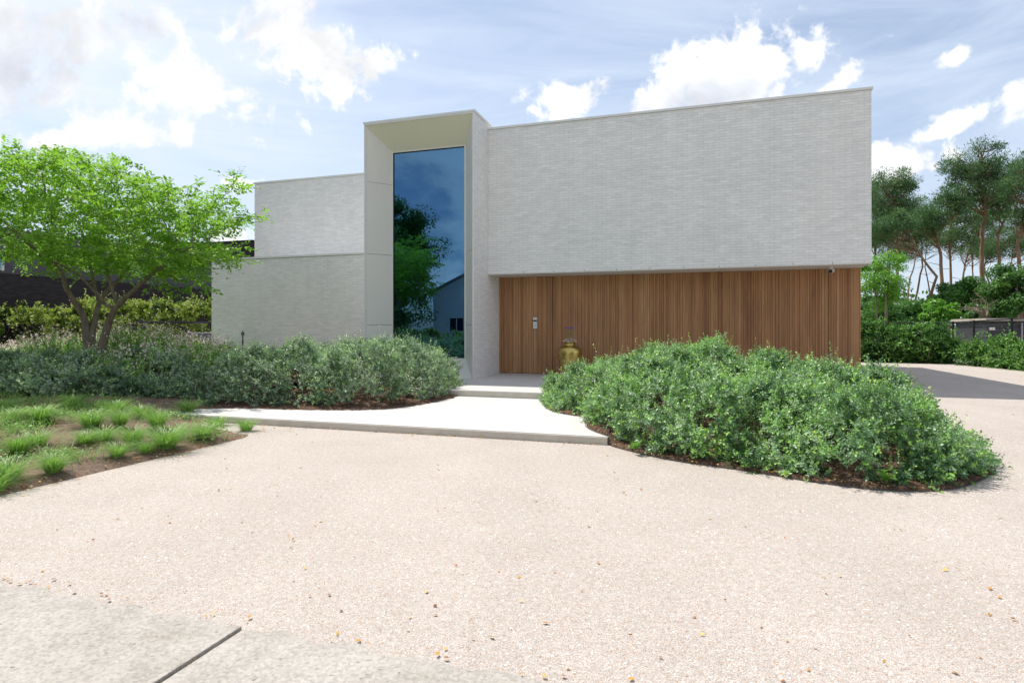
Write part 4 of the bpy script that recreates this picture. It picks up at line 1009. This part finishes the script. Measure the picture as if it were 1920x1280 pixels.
Vs, Fs, Ts, PV = flower_band(5200, -19, -9.3, 7.8, 14.2, .26, .66, 41, lambda s, t: okf(s, t) and not (abs(s+12.05) < .45 and t < 9.7 and t > 9.0))
go = np_mesh('flowering_plants', Vs, Fs, M_GRASS, attrs={'tint': np.clip(Ts, 0, .8)}); tag(go, 'feathery green perennials massed behind the shrub row round the tree', 'plants', kind='stuff')
n = len(PV); P = np.array(PV); L_ = .042*(.7+.6*rng.random(n))
V = leaf_mesh(P, rand_dirs(n), rand_dirs(n, .5), L_, L_*.8, .1)
tag(np_mesh('blossoms', V, quads(n), M_PETAL, attrs={'tint': np.repeat(rng.random(n), 4)}), 'pale pink blossoms floating above the green perennials', 'flowers', kind='stuff')

# fallen leaves
pts = []
for _ in range(620):
    x = rn.uniform(-7, 9); y = 2.4+rn.random()**1.6*9; s_, t_ = ST(x, y)
    if s_ < -5.6 or t_ < 2.4 or inpoly(BED, np.array([s_]), np.array([t_]))[0] or (s_ < -1.1 and t_ > 7.3): continue
    p = W(s_, t_, G(s_, t_)); pts.append(tuple(p))
for _ in range(75):   # along the joint and slab edge
    s_ = rn.uniform(-6, 1.5); t_ = 2.36+abs(rn.normal())*.04; pts.append(tuple(W(s_, t_, 0.006)))
for _ in range(50): pts.append(tuple(W(-2.07+rn.normal()*.012, rn.uniform(1.2, 2.3), -0.01)))
for _ in range(120):
    s_ = rn.uniform(-6.2, -1.2); t_ = 7.38-abs(rn.normal())*.05; pts.append(tuple(W(s_, t_, .004)))
for _ in range(170):
    t_ = rn.uniform(3, 7.3); pts.append(tuple(W(-5.75+rn.normal()*.18, t_, .035)))
for _ in range(260):
    i = rn.integers(0, len(BEDs)); p = BEDs[i]; a, b_ = p[0]*.97+.03*0, p[1]*.985+.015*9; pts.append(tuple(W(a+rn.normal()*.05, b_+rn.normal()*.05, bedbase(a, b_)+.03)))
scatter_leaves('fallen_leaves', pts, .026, .017, M_LITTER, up=1.5, lift=.006, tint=.6, tv=.3, kind='stuff', label='scattered small orange and yellow fallen leaves on the gravel', cat='fallen leaves')
# loose pebbles near the camera give the gravel relief
pts = []
n = 5000
y = 2.35+rng.random(n)**1.5*3.6; x = (rng.random(n)*2-1)*(y*.9+.4); s_, t_ = ST(x, y); m = (t_ > 2.37) & (s_ > -5.6); x, y = x[m], y[m]; n = len(x)
r = .0035+.004*rng.random(n); tet = np.array([[1, 0, -.2], [-.5, .86, -.2], [-.5, -.86, -.2], [0, 0, .8]])
rot = rng.random(n)*6.28; c_, s2 = np.cos(rot), np.sin(rot)
tv = np.stack([tet[None, :, 0]*c_[:, None]-tet[None, :, 1]*s2[:, None], tet[None, :, 0]*s2[:, None]+tet[None, :, 1]*c_[:, None], np.repeat(tet[None, :, 2], n, 0)], -1)*r[:, None, None]*np.array([1.2, 1, 1])
tv = tv+np.stack([x, y, np.full(n, .002)], -1)[:, None, :]
fi = (np.arange(n)*4)[:, None, None]+np.array([[0, 1, 3], [1, 2, 3], [2, 0, 3]])[None]
q = NM('loose_pebble'); M_PEB = q.pbr(q.ramp(q.attr(), [(0, (.38, .27, .2)), (.3, (.62, .53, .46)), (1, (.85, .81, .77))]), .8)
tag(np_mesh('loose_pebbles', tv.reshape(-1, 3), fi.reshape(-1, 3), M_PEB, attrs={'tint': np.repeat(rng.random(n), 4)}), 'loose pale pebbles lying on the gravel drive', 'pebbles', kind='stuff')

# young weeds at the front of the right bed
def broad_weed(px, py, h, lb, seed):
    rn = np.random.default_rng(seed); d = (CAMZ-.04)*1132/(py-617); x = (px-960)/1132*d
    m = MB()
    for st_ in range(5):
        a0 = rn.uniform(0, 6.28); e = Vector((math.cos(a0)*.06, math.sin(a0)*.06, h*rn.uniform(.6, 1)))
        m.tube([(0, 0, 0), e*.5+Vector((0, 0, .01)), e], [.003, .0025, .002], 4, .5, cap=False)
        for k in range(9):
            q = .35+.65*k/8; c = e*q; a = k*2.4+a0; dd = Vector((math.cos(a), math.sin(a), rn.uniform(-.1, .5))).normalized()*.05; sd_ = dd.cross(Vector((0, 0, 1))).normalized()*.017
            m.add([c, c+dd*.5+sd_, c+dd, c+dd*.5-sd_], [(0, 1, 2, 3)], .7+rn.random()*.3)
    o = m.build('broad_leaf_weed', M_LIME, loc=(x, d, .05)); tag(o, lb, 'weed', 'young weeds at the shrub bed edge')
broad_weed(1662, 908, .13, 'low light green weed at the front rim of the right shrub bed', 1)
broad_weed(1712, 898, .24, 'taller light green leafy weed at the front of the right shrub bed', 2)
broad_weed(1188, 846, .10, 'small light green weed at the left front rim of the right bed', 3)
broad_weed(1386, 868, .13, 'light green weed midway along the front of the right bed', 4)

# ------------------------------------------------------------------ neighbouring dark brick house, left
nh = empty('neighbour_house', W(-24, 20, 0), ROT, label='dark brown brick house with stepped flat roofs behind the beech hedge', cat='house')
off = (-24, 20, 0)
MB().box(-38, -24, 2, 60, 0, 3.42).build('brick_wall', M_DARKBRICK, nh, off=off)
MB().box(-38, -26, 30.0, 62, 3.47, 6.77).build('upper_wall', M_DARKBRICK, nh, off=off)
M_SLATE = mat_plain('slate_grey_cladding', (0.075, 0.068, 0.080), .6, 0, .15, 8)
MB().box(-38, -25.2, 12, 29.99, 3.47, 5.25).build('upper_wall', M_SLATE, nh, off=off)
MB().box(-38.02, -23.97, 1.97, 60.03, 3.421, 3.465).build('coping', mat_plain('dark_coping', (.05, .048, .055), .5), nh, off=off)
MB().box(-38.02, -25.97, 29.97, 62.03, 6.771, 6.81).build('coping', M_BLACK, nh, off=off)
wn = MB().box(-25.19, -25.15, 12.9, 15.9, 3.62, 4.35).build('window', M_WHITEPAINT, nh, off=off)
MB().box(-25.149, -25.14, 13.0, 15.8, 3.70, 4.27).build('pane', M_GLASS, wn, off=off)
# black carport frame beside the hedge and heat pump
fr = empty('metal_frame', W(-17.2, 14.6, 0.2), ROT, label='low black metal frame with post beside the left end of the low wing', cat='frame')
def fpx(px, py, d): return Vector(((px-960)/1132*d, d, CAMZ+(617-py)/1132*d))
A = fpx(251, 604, 18.6); B = fpx(420, 605, 21.5)
fl_ = Vector(fr.location)
def relo(p):
    dlt = p-fl_; return Vector((CS*dlt.x-SN*dlt.y, SN*dlt.x+CS*dlt.y, dlt.z))
a_, b_ = relo(A), relo(B)
MB().tube([a_, b_], .045, 4).build('rail', M_BLACK, fr); MB().tube([a_-Vector((0, 0, .05)), Vector((a_.x, a_.y, -.1))], .035, 4).build('post', M_BLACK, fr); MB().tube([b_-Vector((0, 0, .05)), Vector((b_.x, b_.y, -.1))], .035, 4).build('post', M_BLACK, fr)
hpn = empty('heat_pump', fpx(380, 648, 21)-Vector((0, 0, .7)), ROT, label='grey outdoor heat pump unit behind the left corner of the low wing', cat='heat pump')
lp('casing', MB().box(-.42, .55, -.2, .2, 0.05, 1.12), M_GREY, hpn, bevel=.015)
lp('lid', MB().box(-.44, .57, -.22, .22, 1.121, 1.16), mat_plain('pale_grey', (.4, .41, .44), .5), hpn, bevel=.008)
m = MB()
for k in range(14): m.box(-.05, .50, -.212, -.203, .12+k*.066, .15+k*.066)
lp('fan_grille', m, mat_plain('blue_grey', (.10, .15, .20), .5), hpn)

# ------------------------------------------------------------------ right background
def blob_tree(name, center, radii, n, ll, mat, label, cat, trunks=1, seed=0, clumps=40, clump_r=.35, group=None, thin=.0, ground=.2, trunk_r=.07, bark=M_BARK, vis_trunk=True):
    rn = np.random.default_rng(seed); c = np.array(center); R3 = np.array(radii)
    cc = rn.normal(size=(clumps, 3)); cc /= np.linalg.norm(cc, axis=1, keepdims=True); cc *= (rn.random((clumps, 1))**.45); cc = c+cc*R3*(1-clump_r*.5)
    rr = clump_r*R3.mean()*rn.uniform(.55, 1.25, clumps)
    ci = rn.integers(0, clumps, n); d = rn.normal(size=(n, 3)); d /= np.linalg.norm(d, axis=1, keepdims=True)
    rad = rn.random((n, 1))**.4; sq = np.array([1, 1, .7]); P = cc[ci]+d*rr[ci][:, None]*rad*sq
    nn = d+rn.normal(size=(n, 3))*.6+np.array([0, 0, .5]); D = np.cross(nn, rn.normal(size=(n, 3))); L_ = ll*(.6+.8*rn.random(n))
    base = np.array([c[0], c[1], ground]); V = leaf_mesh(P-base, D, nn, L_, L_*.62, .12)
    tint = .5+(rn.normal(size=clumps)*.16)[ci]+rn.normal(size=n)*.14
    th = empty(name, tuple(base), 0, label=label, cat=cat, group=group)
    np_mesh('crown', V, quads(n), mat, th, attrs={'tint': np.repeat(np.clip(tint, 0, 1), 4)})
    mb = MB(); zb = c[2]-ground
    for k in range(trunks):
        a = rn.uniform(0, 6.28); sp = 0 if trunks == 1 else R3[0]*.25
        p0 = Vector((math.cos(a)*sp*.3, math.sin(a)*sp*.3, -.1)); p1 = Vector((math.cos(a)*sp, math.sin(a)*sp, zb*.7)); p2 = Vector((math.cos(a)*sp*1.4, math.sin(a)*sp*1.4, zb+R3[2]*.3))
        mb.tube([p0, p1, p2], [trunk_r, trunk_r*.75, trunk_r*.4], 7, cap=False)
        for j in rn.integers(0, clumps, 7):
            e = Vector(cc[j]-base); st = p1.lerp(p2, rn.random()); mb.tube([st, st.lerp(e, .5)+Vector((0, 0, .05)), e], [trunk_r*.35, trunk_r*.25, trunk_r*.1], 5, cap=False)
    mb.build('trunk', bark, th, smooth=True)
    return th
def bp(px, py, d): return ((px-960)/1132*d, d, CAMZ+(617-py)/1132*d)
def rpx(r, d): return r/1132*d
blob_tree('small_tree', bp(1655, 520, 27), (1.25, 1.2, 1.75), 9000, .085, M_LIME, 'slender bright green young tree right beside the timber corner', 'tree', 3, 1, 46, .30, trunk_r=.045)
specs = [(1625, 588, 30, 60, 44, M_BROAD, 'green bush nearest the house corner behind the mesh fence', 14000),
         (1700, 590, 33, 62, 40, M_BROAD, 'broad green bush behind the mesh fence below the leftmost pines', 12000),
         (1765, 588, 31, 36, 30, M_LIME, 'light green young bush behind the mesh fence, between darker ones', 7000),
         (1800, 560, 37, 66, 48, M_BROAD, 'tall dark bush filling the middle of the wood behind the fence', 14000),
         (1905, 548, 29, 62, 62, M_LAUREL, 'big dark rhododendron behind the shed at the right frame edge', 15000),
         (1850, 590, 33, 40, 30, M_LAUREL, 'low dark bush under the tallest pine behind the fence', 7000),
         (2030, 540, 33, 80, 70, M_BROAD, 'large green bush beyond the right end of the shed', 8000)]
for i, (px, py, d, rw, rh, mt, lb, n) in enumerate(specs):
    blob_tree('woodland_bush', bp(px, py, d), (rpx(rw, d), rpx(rw, d)*.8, rpx(rh, d)), n, .12, mt, lb, 'bush', 2, 50+i, 40, .32, 'bushes at the foot of the pine wood', trunk_r=.06)
# far wood behind, reads as one mass
P = []; 
rn = np.random.default_rng(77)
for k in range(46):
    d = rn.uniform(52, 66); px = rn.uniform(1560, 2150); c = np.array(bp(px, rn.uniform(572, 606), d)); n = 420
    q = rn.normal(size=(n, 3)); q /= np.linalg.norm(q, axis=1, keepdims=True); P.append(c+q*rn.random((n, 1))**.4*np.array([2.4, 2, 1.6]))
P = np.concatenate(P); n = len(P); L_ = .35*(.6+.8*rng.random(n)); V = leaf_mesh(P, rand_dirs(n), rand_dirs(n, .6), L_, L_*.6)
tag(np_mesh('far_wood', V, quads(n), M_BROAD, attrs={'tint': np.repeat(rng.random(n)*.6, 4)}), 'dense far undergrowth below the pine trunks', 'wood', kind='stuff')

def pine(trunk_px, d, crown, label, seed, r0=.2, n=5200, forks=()):
    """trunk_px: points (x,y) as seen; crown: list of (x,y,rx,ry) clouds of needles"""
    rn = np.random.default_rng(seed); base = Vector(bp(trunk_px[0][0], 617, d)); base.z = .1
    pts = [Vector((base.x, base.y, -.1))]+[Vector(bp(x, y, d))+Vector((0, rn.normal()*.25, 0)) for x, y in trunk_px]
    # resample smoothly
    sm = []
    for i in range(len(pts)-1):
        a, b = pts[i], pts[i+1]
        for k in range(4): sm.append(a.lerp(b, k/4)+Vector((rn.normal()*.03, rn.normal()*.03, 0)))
    sm.append(pts[-1]); r0 *= .72; rad = [r0*(1-.75*i/(len(sm)-1)) for i in range(len(sm))]
    th = empty('pine_tree', base, 0, label=label, cat='pine tree', group='tall pines of the wood at the right')
    mb = MB(); mb.tube([p-base for p in sm], rad, 9, cap=False)
    Vs = []; Ts = []
    for (cx, cy, rx, ry) in crown:
        c0 = np.array(bp(cx, cy, d)); R3 = np.array([rpx(rx, d)*1.15, rpx(rx, d), rpx(ry, d)*1.32])
        # flattened pads of foliage on upward-bent branches
        npad = max(18, int(34*rx*ry/1800)+16)
        pad = rn.normal(size=(npad, 3)); pad /= np.linalg.norm(pad, axis=1, keepdims=True); pad = c0+pad*(rn.random((npad, 1))**.5)*R3
        for p in pad:
            pr = rn.uniform(.25, .85)*(d/42); k = int(n*1.7/ (npad*max(1, len(crown))*.9))
            q = rn.normal(size=(k, 3)); q /= np.linalg.norm(q, axis=1, keepdims=True); q = q*rn.random((k, 1))**.45*np.array([pr*rn.uniform(.8, 1.4), pr*1.1, pr*rn.uniform(.5, .9)])
            pp = p+q; dd = q/pr+rn.normal(size=(k, 3))*.5+np.array([0, 0, .45]); L_ = .16*(.6+.8*rn.random(k)); 
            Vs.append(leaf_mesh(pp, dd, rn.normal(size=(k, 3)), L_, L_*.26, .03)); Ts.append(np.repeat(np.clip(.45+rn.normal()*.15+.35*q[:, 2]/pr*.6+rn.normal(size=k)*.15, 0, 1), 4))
            # branch from trunk to pad
            zt = p[2]-rn.uniform(.3, 1.6); tz = min(sm, key=lambda s_: abs(s_.z-zt)); e = Vector(p)
            md = tz.lerp(e, .55)+Vector((0, 0, -.12)); rb = .036*r0/.15
            mb.tube([tz-base, md-base, e-base], [rb, rb*.7, rb*.25], 5, cap=False)
    # a few dead stubs on the bare trunk
    for k in range(7):
        s_ = sm[rn.integers(len(sm)//3, len(sm)-1)]; a = rn.uniform(0, 6.28); l = rn.uniform(.4, 1.4); mb.tube([s_-base, s_-base+Vector((math.cos(a)*l, math.sin(a)*l, rn.uniform(-.2, .3)))], [.025, .008], 4, cap=False)
    mb.build('trunk', M_PINEBARK, th, smooth=True)
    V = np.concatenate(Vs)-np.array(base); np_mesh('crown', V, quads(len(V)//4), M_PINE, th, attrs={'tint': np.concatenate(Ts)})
    return th
pine([(1846, 600), (1846, 520), (1842, 450), (1841, 395), (1843, 340), (1842, 285)], 42, [(1842, 300, 34, 30), (1800, 322, 32, 26), (1868, 330, 24, 34), (1808, 362, 30, 26)], 'tallest pine with a straight orange trunk, standing above the dark rhododendron', 1, .26, 9500)
pine([(1675, 590), (1680, 520), (1682, 440), (1676, 400), (1664, 350)], 40, [(1662, 352, 36, 28), (1690, 345, 20, 22), (1650, 400, 30, 26), (1686, 392, 32, 22)], 'pine with upright trunk and full crown beside the brick corner', 2, .17, 8000)
pine([(1752, 570), (1742, 520), (1722, 470), (1700, 440), (1672, 410)], 38, [(1650, 432, 34, 20), (1690, 425, 26, 20)], 'pine with a thin trunk leaning strongly to the left', 3, .15, 4200)
pine([(1760, 550), (1764, 480), (1764, 432), (1780, 415), (1802, 385)], 41, [(1762, 398, 34, 24), (1790, 372, 24, 22), (1738, 420, 26, 22)], 'pine whose trunk bends sharply right below its crown, left of the tallest pine', 4, .19, 6500)
pine([(1778, 550), (1777, 490), (1776, 440), (1790, 410)], 46, [(1790, 440, 36, 20), (1815, 410, 34, 24)], 'straight slim pine just right of the bent one', 5, .16, 5200)
pine([(1882, 520), (1880, 440), (1876, 400), (1884, 350)], 44, [(1880, 352, 34, 24), (1905, 325, 26, 24), (1868, 385, 26, 20)], 'pine with dark reddish trunk right of the tallest pine', 6, .2, 6500)
pine([(1914, 520), (1911, 460), (1916, 410), (1924, 360)], 39, [(1915, 352, 34, 26), (1940, 325, 32, 32), (1925, 400, 34, 20)], 'pine at the right frame edge with a curved trunk', 7, .2, 6500)
pine([(1694, 590), (1700, 530), (1712, 490), (1718, 455)], 50, [(1722, 440, 30, 20), (1708, 405, 24, 18)], 'slim pine leaning right, behind the leftmost pines', 8, .13, 3600)
pine([(1640, 580), (1642, 480), (1646, 420), (1644, 370)], 45, [(1640, 368, 34, 32), (1640, 430, 34, 26)], 'pine half hidden by the brick wall corner', 9, .17, 6000)
pine([(1795, 560), (1806, 500), (1812, 470), (1830, 440)], 52, [(1830, 455, 34, 18), (1850, 425, 32, 20)], 'farthest pine, low crown behind the tallest pine trunk', 10, .15, 4400)
pine([(1865, 560), (1850, 500), (1862, 470), (1880, 452)], 50, [(1890, 455, 34, 20), (1862, 470, 26, 14)], 'crooked far pine below the right-hand crowns', 11, .13, 4200)
pine([(1745, 560), (1738, 500), (1740, 450)], 55, [(1740, 425, 34, 22), (1758, 445, 30, 20)], 'small far pine in the gap left of the bent pine', 12, .12, 4200)
pine([(1985, 540), (1982, 440), (1990, 370)], 42, [(1990, 350, 46, 42), (2030, 390, 40, 30)], 'pine just beyond the right frame edge', 13, .22, 5200)
pine([(1720, 560), (1726, 500), (1722, 450), (1730, 400)], 58, [(1728, 400, 34, 26), (1705, 425, 30, 20)], 'far pine filling the gap between the left-leaning pine and the bent one', 14, .16, 4800)
pine([(1660, 560), (1664, 490), (1668, 440)], 56, [(1662, 460, 30, 18), (1700, 470, 28, 14)], 'far pine with low crown close to the brick corner', 15, .14, 4000)
pine([(1826, 560), (1824, 500), (1830, 430)], 60, [(1856, 400, 36, 24), (1826, 470, 34, 16)], 'far pine just left of the tallest pine trunk', 16, .15, 4800)
pine([(1898, 560), (1896, 500), (1900, 440)], 57, [(1900, 430, 40, 26), (1925, 460, 34, 18)], 'far pine between the two right-hand trunks', 17, .15, 4800)
# dead bare shrub
m = MB(); b0 = Vector(bp(1848, 600, 30)); rn = np.random.default_rng(5); 
for k in range(26):
    a = rn.uniform(0, 6.28); e = Vector((math.cos(a)*rn.uniform(.3, 1.1), math.sin(a)*.5, rn.uniform(.3, 1.5))); md = e*.5+Vector((rn.normal()*.1, 0, .15))
    m.tube([Vector((0, 0, -.9)), Vector((0, 0, 0)), md, e], [.05, .035, .018, .006], 5, cap=False)
    for j in range(3): m.tube([md.lerp(e, rn.random()), e+Vector(tuple(rn.normal(size=3)*.25))], [.012, .004], 4, cap=False)
o = m.build('dead_shrub', m_bark('bleached_wood', (.28, .2, .15), (.5, .4, .32)), loc=b0); tag(o, 'bare bleached dead shrub in front of the rhododendron', 'dead shrub')

# mesh fence along the boundary
fn = empty('mesh_fence', fpx(1661, 617, 25) - Vector((0, 0, CAMZ-.2)), 0, label='black wire mesh fence with slim posts behind the laurels', cat='fence')
f0 = Vector(fn.location)
fp = [(1560, 26.5), (1661, 25.0), (1787, 24.2), (1826, 23.0), (1897, 21.5), (1990, 19.5)]
tops = [1.72, 1.71, 1.70, 1.73, 1.80, 1.84]
fpt = [Vector(((x-960)/1132*d, d, 0)) for x, d in fp]
for p, zt in zip(fpt, tops):
    q = p-f0; q.z = 0; h = zt-.2; MB().tube([(q.x, q.y, -.1), (q.x, q.y, h+.03)], .045, 4).build('post', M_BLACK, fn)
m = MB(); mr_ = MB()
for i in range(len(fpt)-1):
    a = fpt[i]-f0; b = fpt[i+1]-f0; a.z = b.z = 0; L_ = (b-a).length; d = (b-a)/L_; ha, hb = tops[i]-.2, tops[i+1]-.2
    mr_.tube([a+Vector((0, 0, ha-.01)), b+Vector((0, 0, hb-.01))], .024, 4, cap=False)
    for k in range(1, 8): m.tube([a+Vector((0, 0, ha*k/8)), b+Vector((0, 0, hb*k/8))], .006, 3, cap=False)
    for k in range(int(L_/.055)): 
        c = a+d*(k*.055); hh = ha+(hb-ha)*k*.055/L_; m.tube([c, c+Vector((0, 0, hh))], .0045, 3, cap=False)
mr_.build('rail', M_BLACK, fn); m.build('wire_mesh', M_BLACK, fn)

# garden shed seen through the fence
sh0 = Vector(bp(1850, 617, 26)); sh0.z = .2
shed = empty('garden_shed', sh0, R(-12), label='dark grey corrugated garden shed with pale flat roof behind the fence', cat='shed')
m = MB(); m.box(0, 3.6, 0, 2.6, 0, 1.52)
for k in range(60): m.box(.01+k*.06, .035+k*.06, -.012, 0, .02, 1.5)
m.build('wall', mat_plain('charcoal_cladding', (.055, .055, .065), .55, 0, .15), shed)
MB().box(-.15, 3.8, -.25, 2.8, 1.56, 1.68).build('roof', mat_plain('weathered_board', (.42, .36, .30), .8, 0, .2), shed, bevel=.01)
MB().box(.08, .30, -.03, -.013, 1.18, 1.30).build('notice_plate', M_WHITEPAINT, shed)
for k in range(2): MB().box(1.25+k*.25, 1.31+k*.25, -.08, -.02, 0, 1.5).build('post', mat_plain('pale_post', (.34, .34, .36), .6), shed)
# two weathered garden ornaments before the shed
for k, (px, hh, lb) in enumerate([(1868, .42, 'grey rounded stone garden ornament before the shed'), (1893, .38, 'tan pointed stone garden ornament right of the grey one')]):
    m = MB(); pr = [(0, 0), (.16, .0), (.17, .12), (.12, .2), (.09, .25), (.12, .31), (.10, .38), (0, .43)] if k == 0 else [(0, 0), (.17, 0), (.15, .1), (.12, .22), (.07, .34), (0, .40)]
    m.lathe(pr, n=14); loc = Vector(bp(px, 617, 24.2)); loc.z = .42; o = m.build('garden_ornament', mat_plain('ornament_stone_%d' % k, (.34, .32, .30) if k == 0 else (.42, .32, .2), .85, 0, .2, 9), loc=loc, smooth=True); tag(o, lb, 'ornament')
    MB().box(-.2, .2, -.2, .2, -.24, -.001).build('plinth', M_CONC, o)
tr_ = Vector(bp(1868, 617, 23.4)); tr_.z = .2
tram = empty('trampoline', tr_, 0, label='blue rimmed trampoline just showing over the low laurel hedge', cat='trampoline')
m = MB(); n = 32; V = []; F = []
for k in range(n):
    a = 2*math.pi*k/n
    for r, z in ((.62, .40), (.62, .46), (.92, .46), (.92, .40)): V.append((r*math.cos(a), r*math.sin(a), z))
for k in range(n):
    j = (k+1) % n
    for i in range(4): F.append((k*4+i, k*4+(i+1) % 4, j*4+(i+1) % 4, j*4+i))
m.add(V, F); m.build('rim_pad', mat_plain('blue_vinyl', (.10, .30, .55), .5), tram)
MB().lathe([(0, .43), (.619, .43), (.619, .425), (0, .425)], n=32).build('mat', M_BLACK, tram)
for k in range(4):
    a = k*math.pi/2+.5; MB().tube([(.8*math.cos(a), .8*math.sin(a), -.05), (.8*math.cos(a), .8*math.sin(a), .399)], .02, 8).build('leg', M_GREY, tram)
# pale garage glimpsed through the laurels
wg = Vector(bp(1636, 617, 34)); wg.z = .2
w2 = empty('white_outbuilding', wg, R(-8), label='low white outbuilding glimpsed through the fence and laurels', cat='building')
MB().box(0, 2.2, 0, 2.5, 0, 1.15).build('wall', M_WHITEPAINT, w2); MB().box(-.1, 2.3, -.1, 2.6, 1.151, 1.30).build('roof', M_GREY, w2)
MB().box(.3, .8, -.02, -.002, .4, 1.05).build('window', M_BLACK, w2); MB().box(1.4, 1.9, -.02, -.002, .4, 1.05).build('window', M_BLACK, w2)

# thin overhead cable at the far left
cb = MB().tube([Vector(bp(-300, 235, 40)), Vector(bp(-100, 275, 42)), Vector(bp(20, 312, 44)), Vector(bp(150, 362, 47)), Vector(bp(320, 440, 52))], .015, 5)
tag(cb.build('overhead_cable', M_BLACK), 'thin dark overhead cable crossing the sky behind the garden tree', 'cable')

# ------------------------------------------------------------------ what the tall window mirrors: across the road behind the camera
oh = empty('white_house', W(-19.0, -12, 0), ROT, label='white rendered gabled house mirrored in the tall window', cat='house')
off = (-19.6, -12, 0)
m = MB(); zr = 5.9; ze = 4.1
m.add([(-19.6, -12, 0), (-12.0, -12, 0), (-12.0, -12, ze), (-15.8, -12, zr), (-19.6, -12, ze), (-19.6, -22, 0), (-12.0, -22, 0), (-12.0, -22, ze), (-15.8, -22, zr), (-19.6, -22, ze)],
      [(0, 1, 2, 3, 4), (9, 8, 7, 6, 5), (0, 4, 9, 5), (1, 6, 7, 2)])
m.build('wall', M_WHITEPAINT, oh, off=off)
for sgn, x0, x1 in ((1, -19.9, -15.8), (-1, -11.7, -15.8)):
    zt = ze-.14
    MB().add([(x0, -11.8, zt), (x1, -11.8, zr+.02), (x1, -22.2, zr+.02), (x0, -22.2, zt), (x0, -11.8, zt+.15), (x1, -11.8, zr+.17), (x1, -22.2, zr+.17), (x0, -22.2, zt+.15)], [(0, 1, 2, 3), (7, 6, 5, 4), (0, 4, 5, 1), (1, 5, 6, 2), (2, 6, 7, 3), (3, 7, 4, 0)]).build('roof', M_GREY, oh, off=off)
for (x0, z0) in ((-18.3, 1.2), (-14.6, 1.2)):
    fw = MB().box(x0, x0+1.2, -12+.002, -11.95, z0, z0+1.1).build('window', M_WHITEPAINT, oh, off=off); MB().box(x0+.08, x0+.56, -11.949, -11.94, z0+.08, z0+1.02).box(x0+.64, x0+1.12, -11.949, -11.94, z0+.08, z0+1.02).build('pane', M_BLACK, fw, off=off)
p = W(-20.3, -9.2, 6.1)
blob_tree('street_tree', tuple(p), (3.7, 3.6, 5.2), 42000, .17, M_BROAD, 'big leafy tree mirrored in the left half of the tall window', 'tree', 1, 91, 90, .26, ground=0, trunk_r=.25)
p = W(-25.5, -14, 4.2)
blob_tree('street_tree', tuple(p), (4.6, 3.0, 4.4), 26000, .2, M_BROAD, 'second dark tree mirrored at the left edge of the tall window', 'tree', 1, 92, 80, .28, ground=0, trunk_r=.25)
shrub_mass('street_hedge', [(-30, -6.2), (-8, -6.2), (-8, -5.0), (-30, -5.0)], lambda s, t: 0.0, lambda S, T: 1.5+0*S, 6500, M_BEECH, 'trimmed hedge across the road mirrored low in the tall window', 'hedge', seed=61, lumps=70, leaf_l=.1, leaf_w=.06, k=8, sprig=.25, edge_r=.3, side_low=.8, stems=20)
grid('road', -34, 30, -30, -3.3, 20, 12, lambda S, T: -0.02+0*S, M_CONC)['kind'] = 'structure'  # unseen ground behind the camera, made pale to bounce neutral light onto the facade
print('done; objects', len(bpy.data.objects))
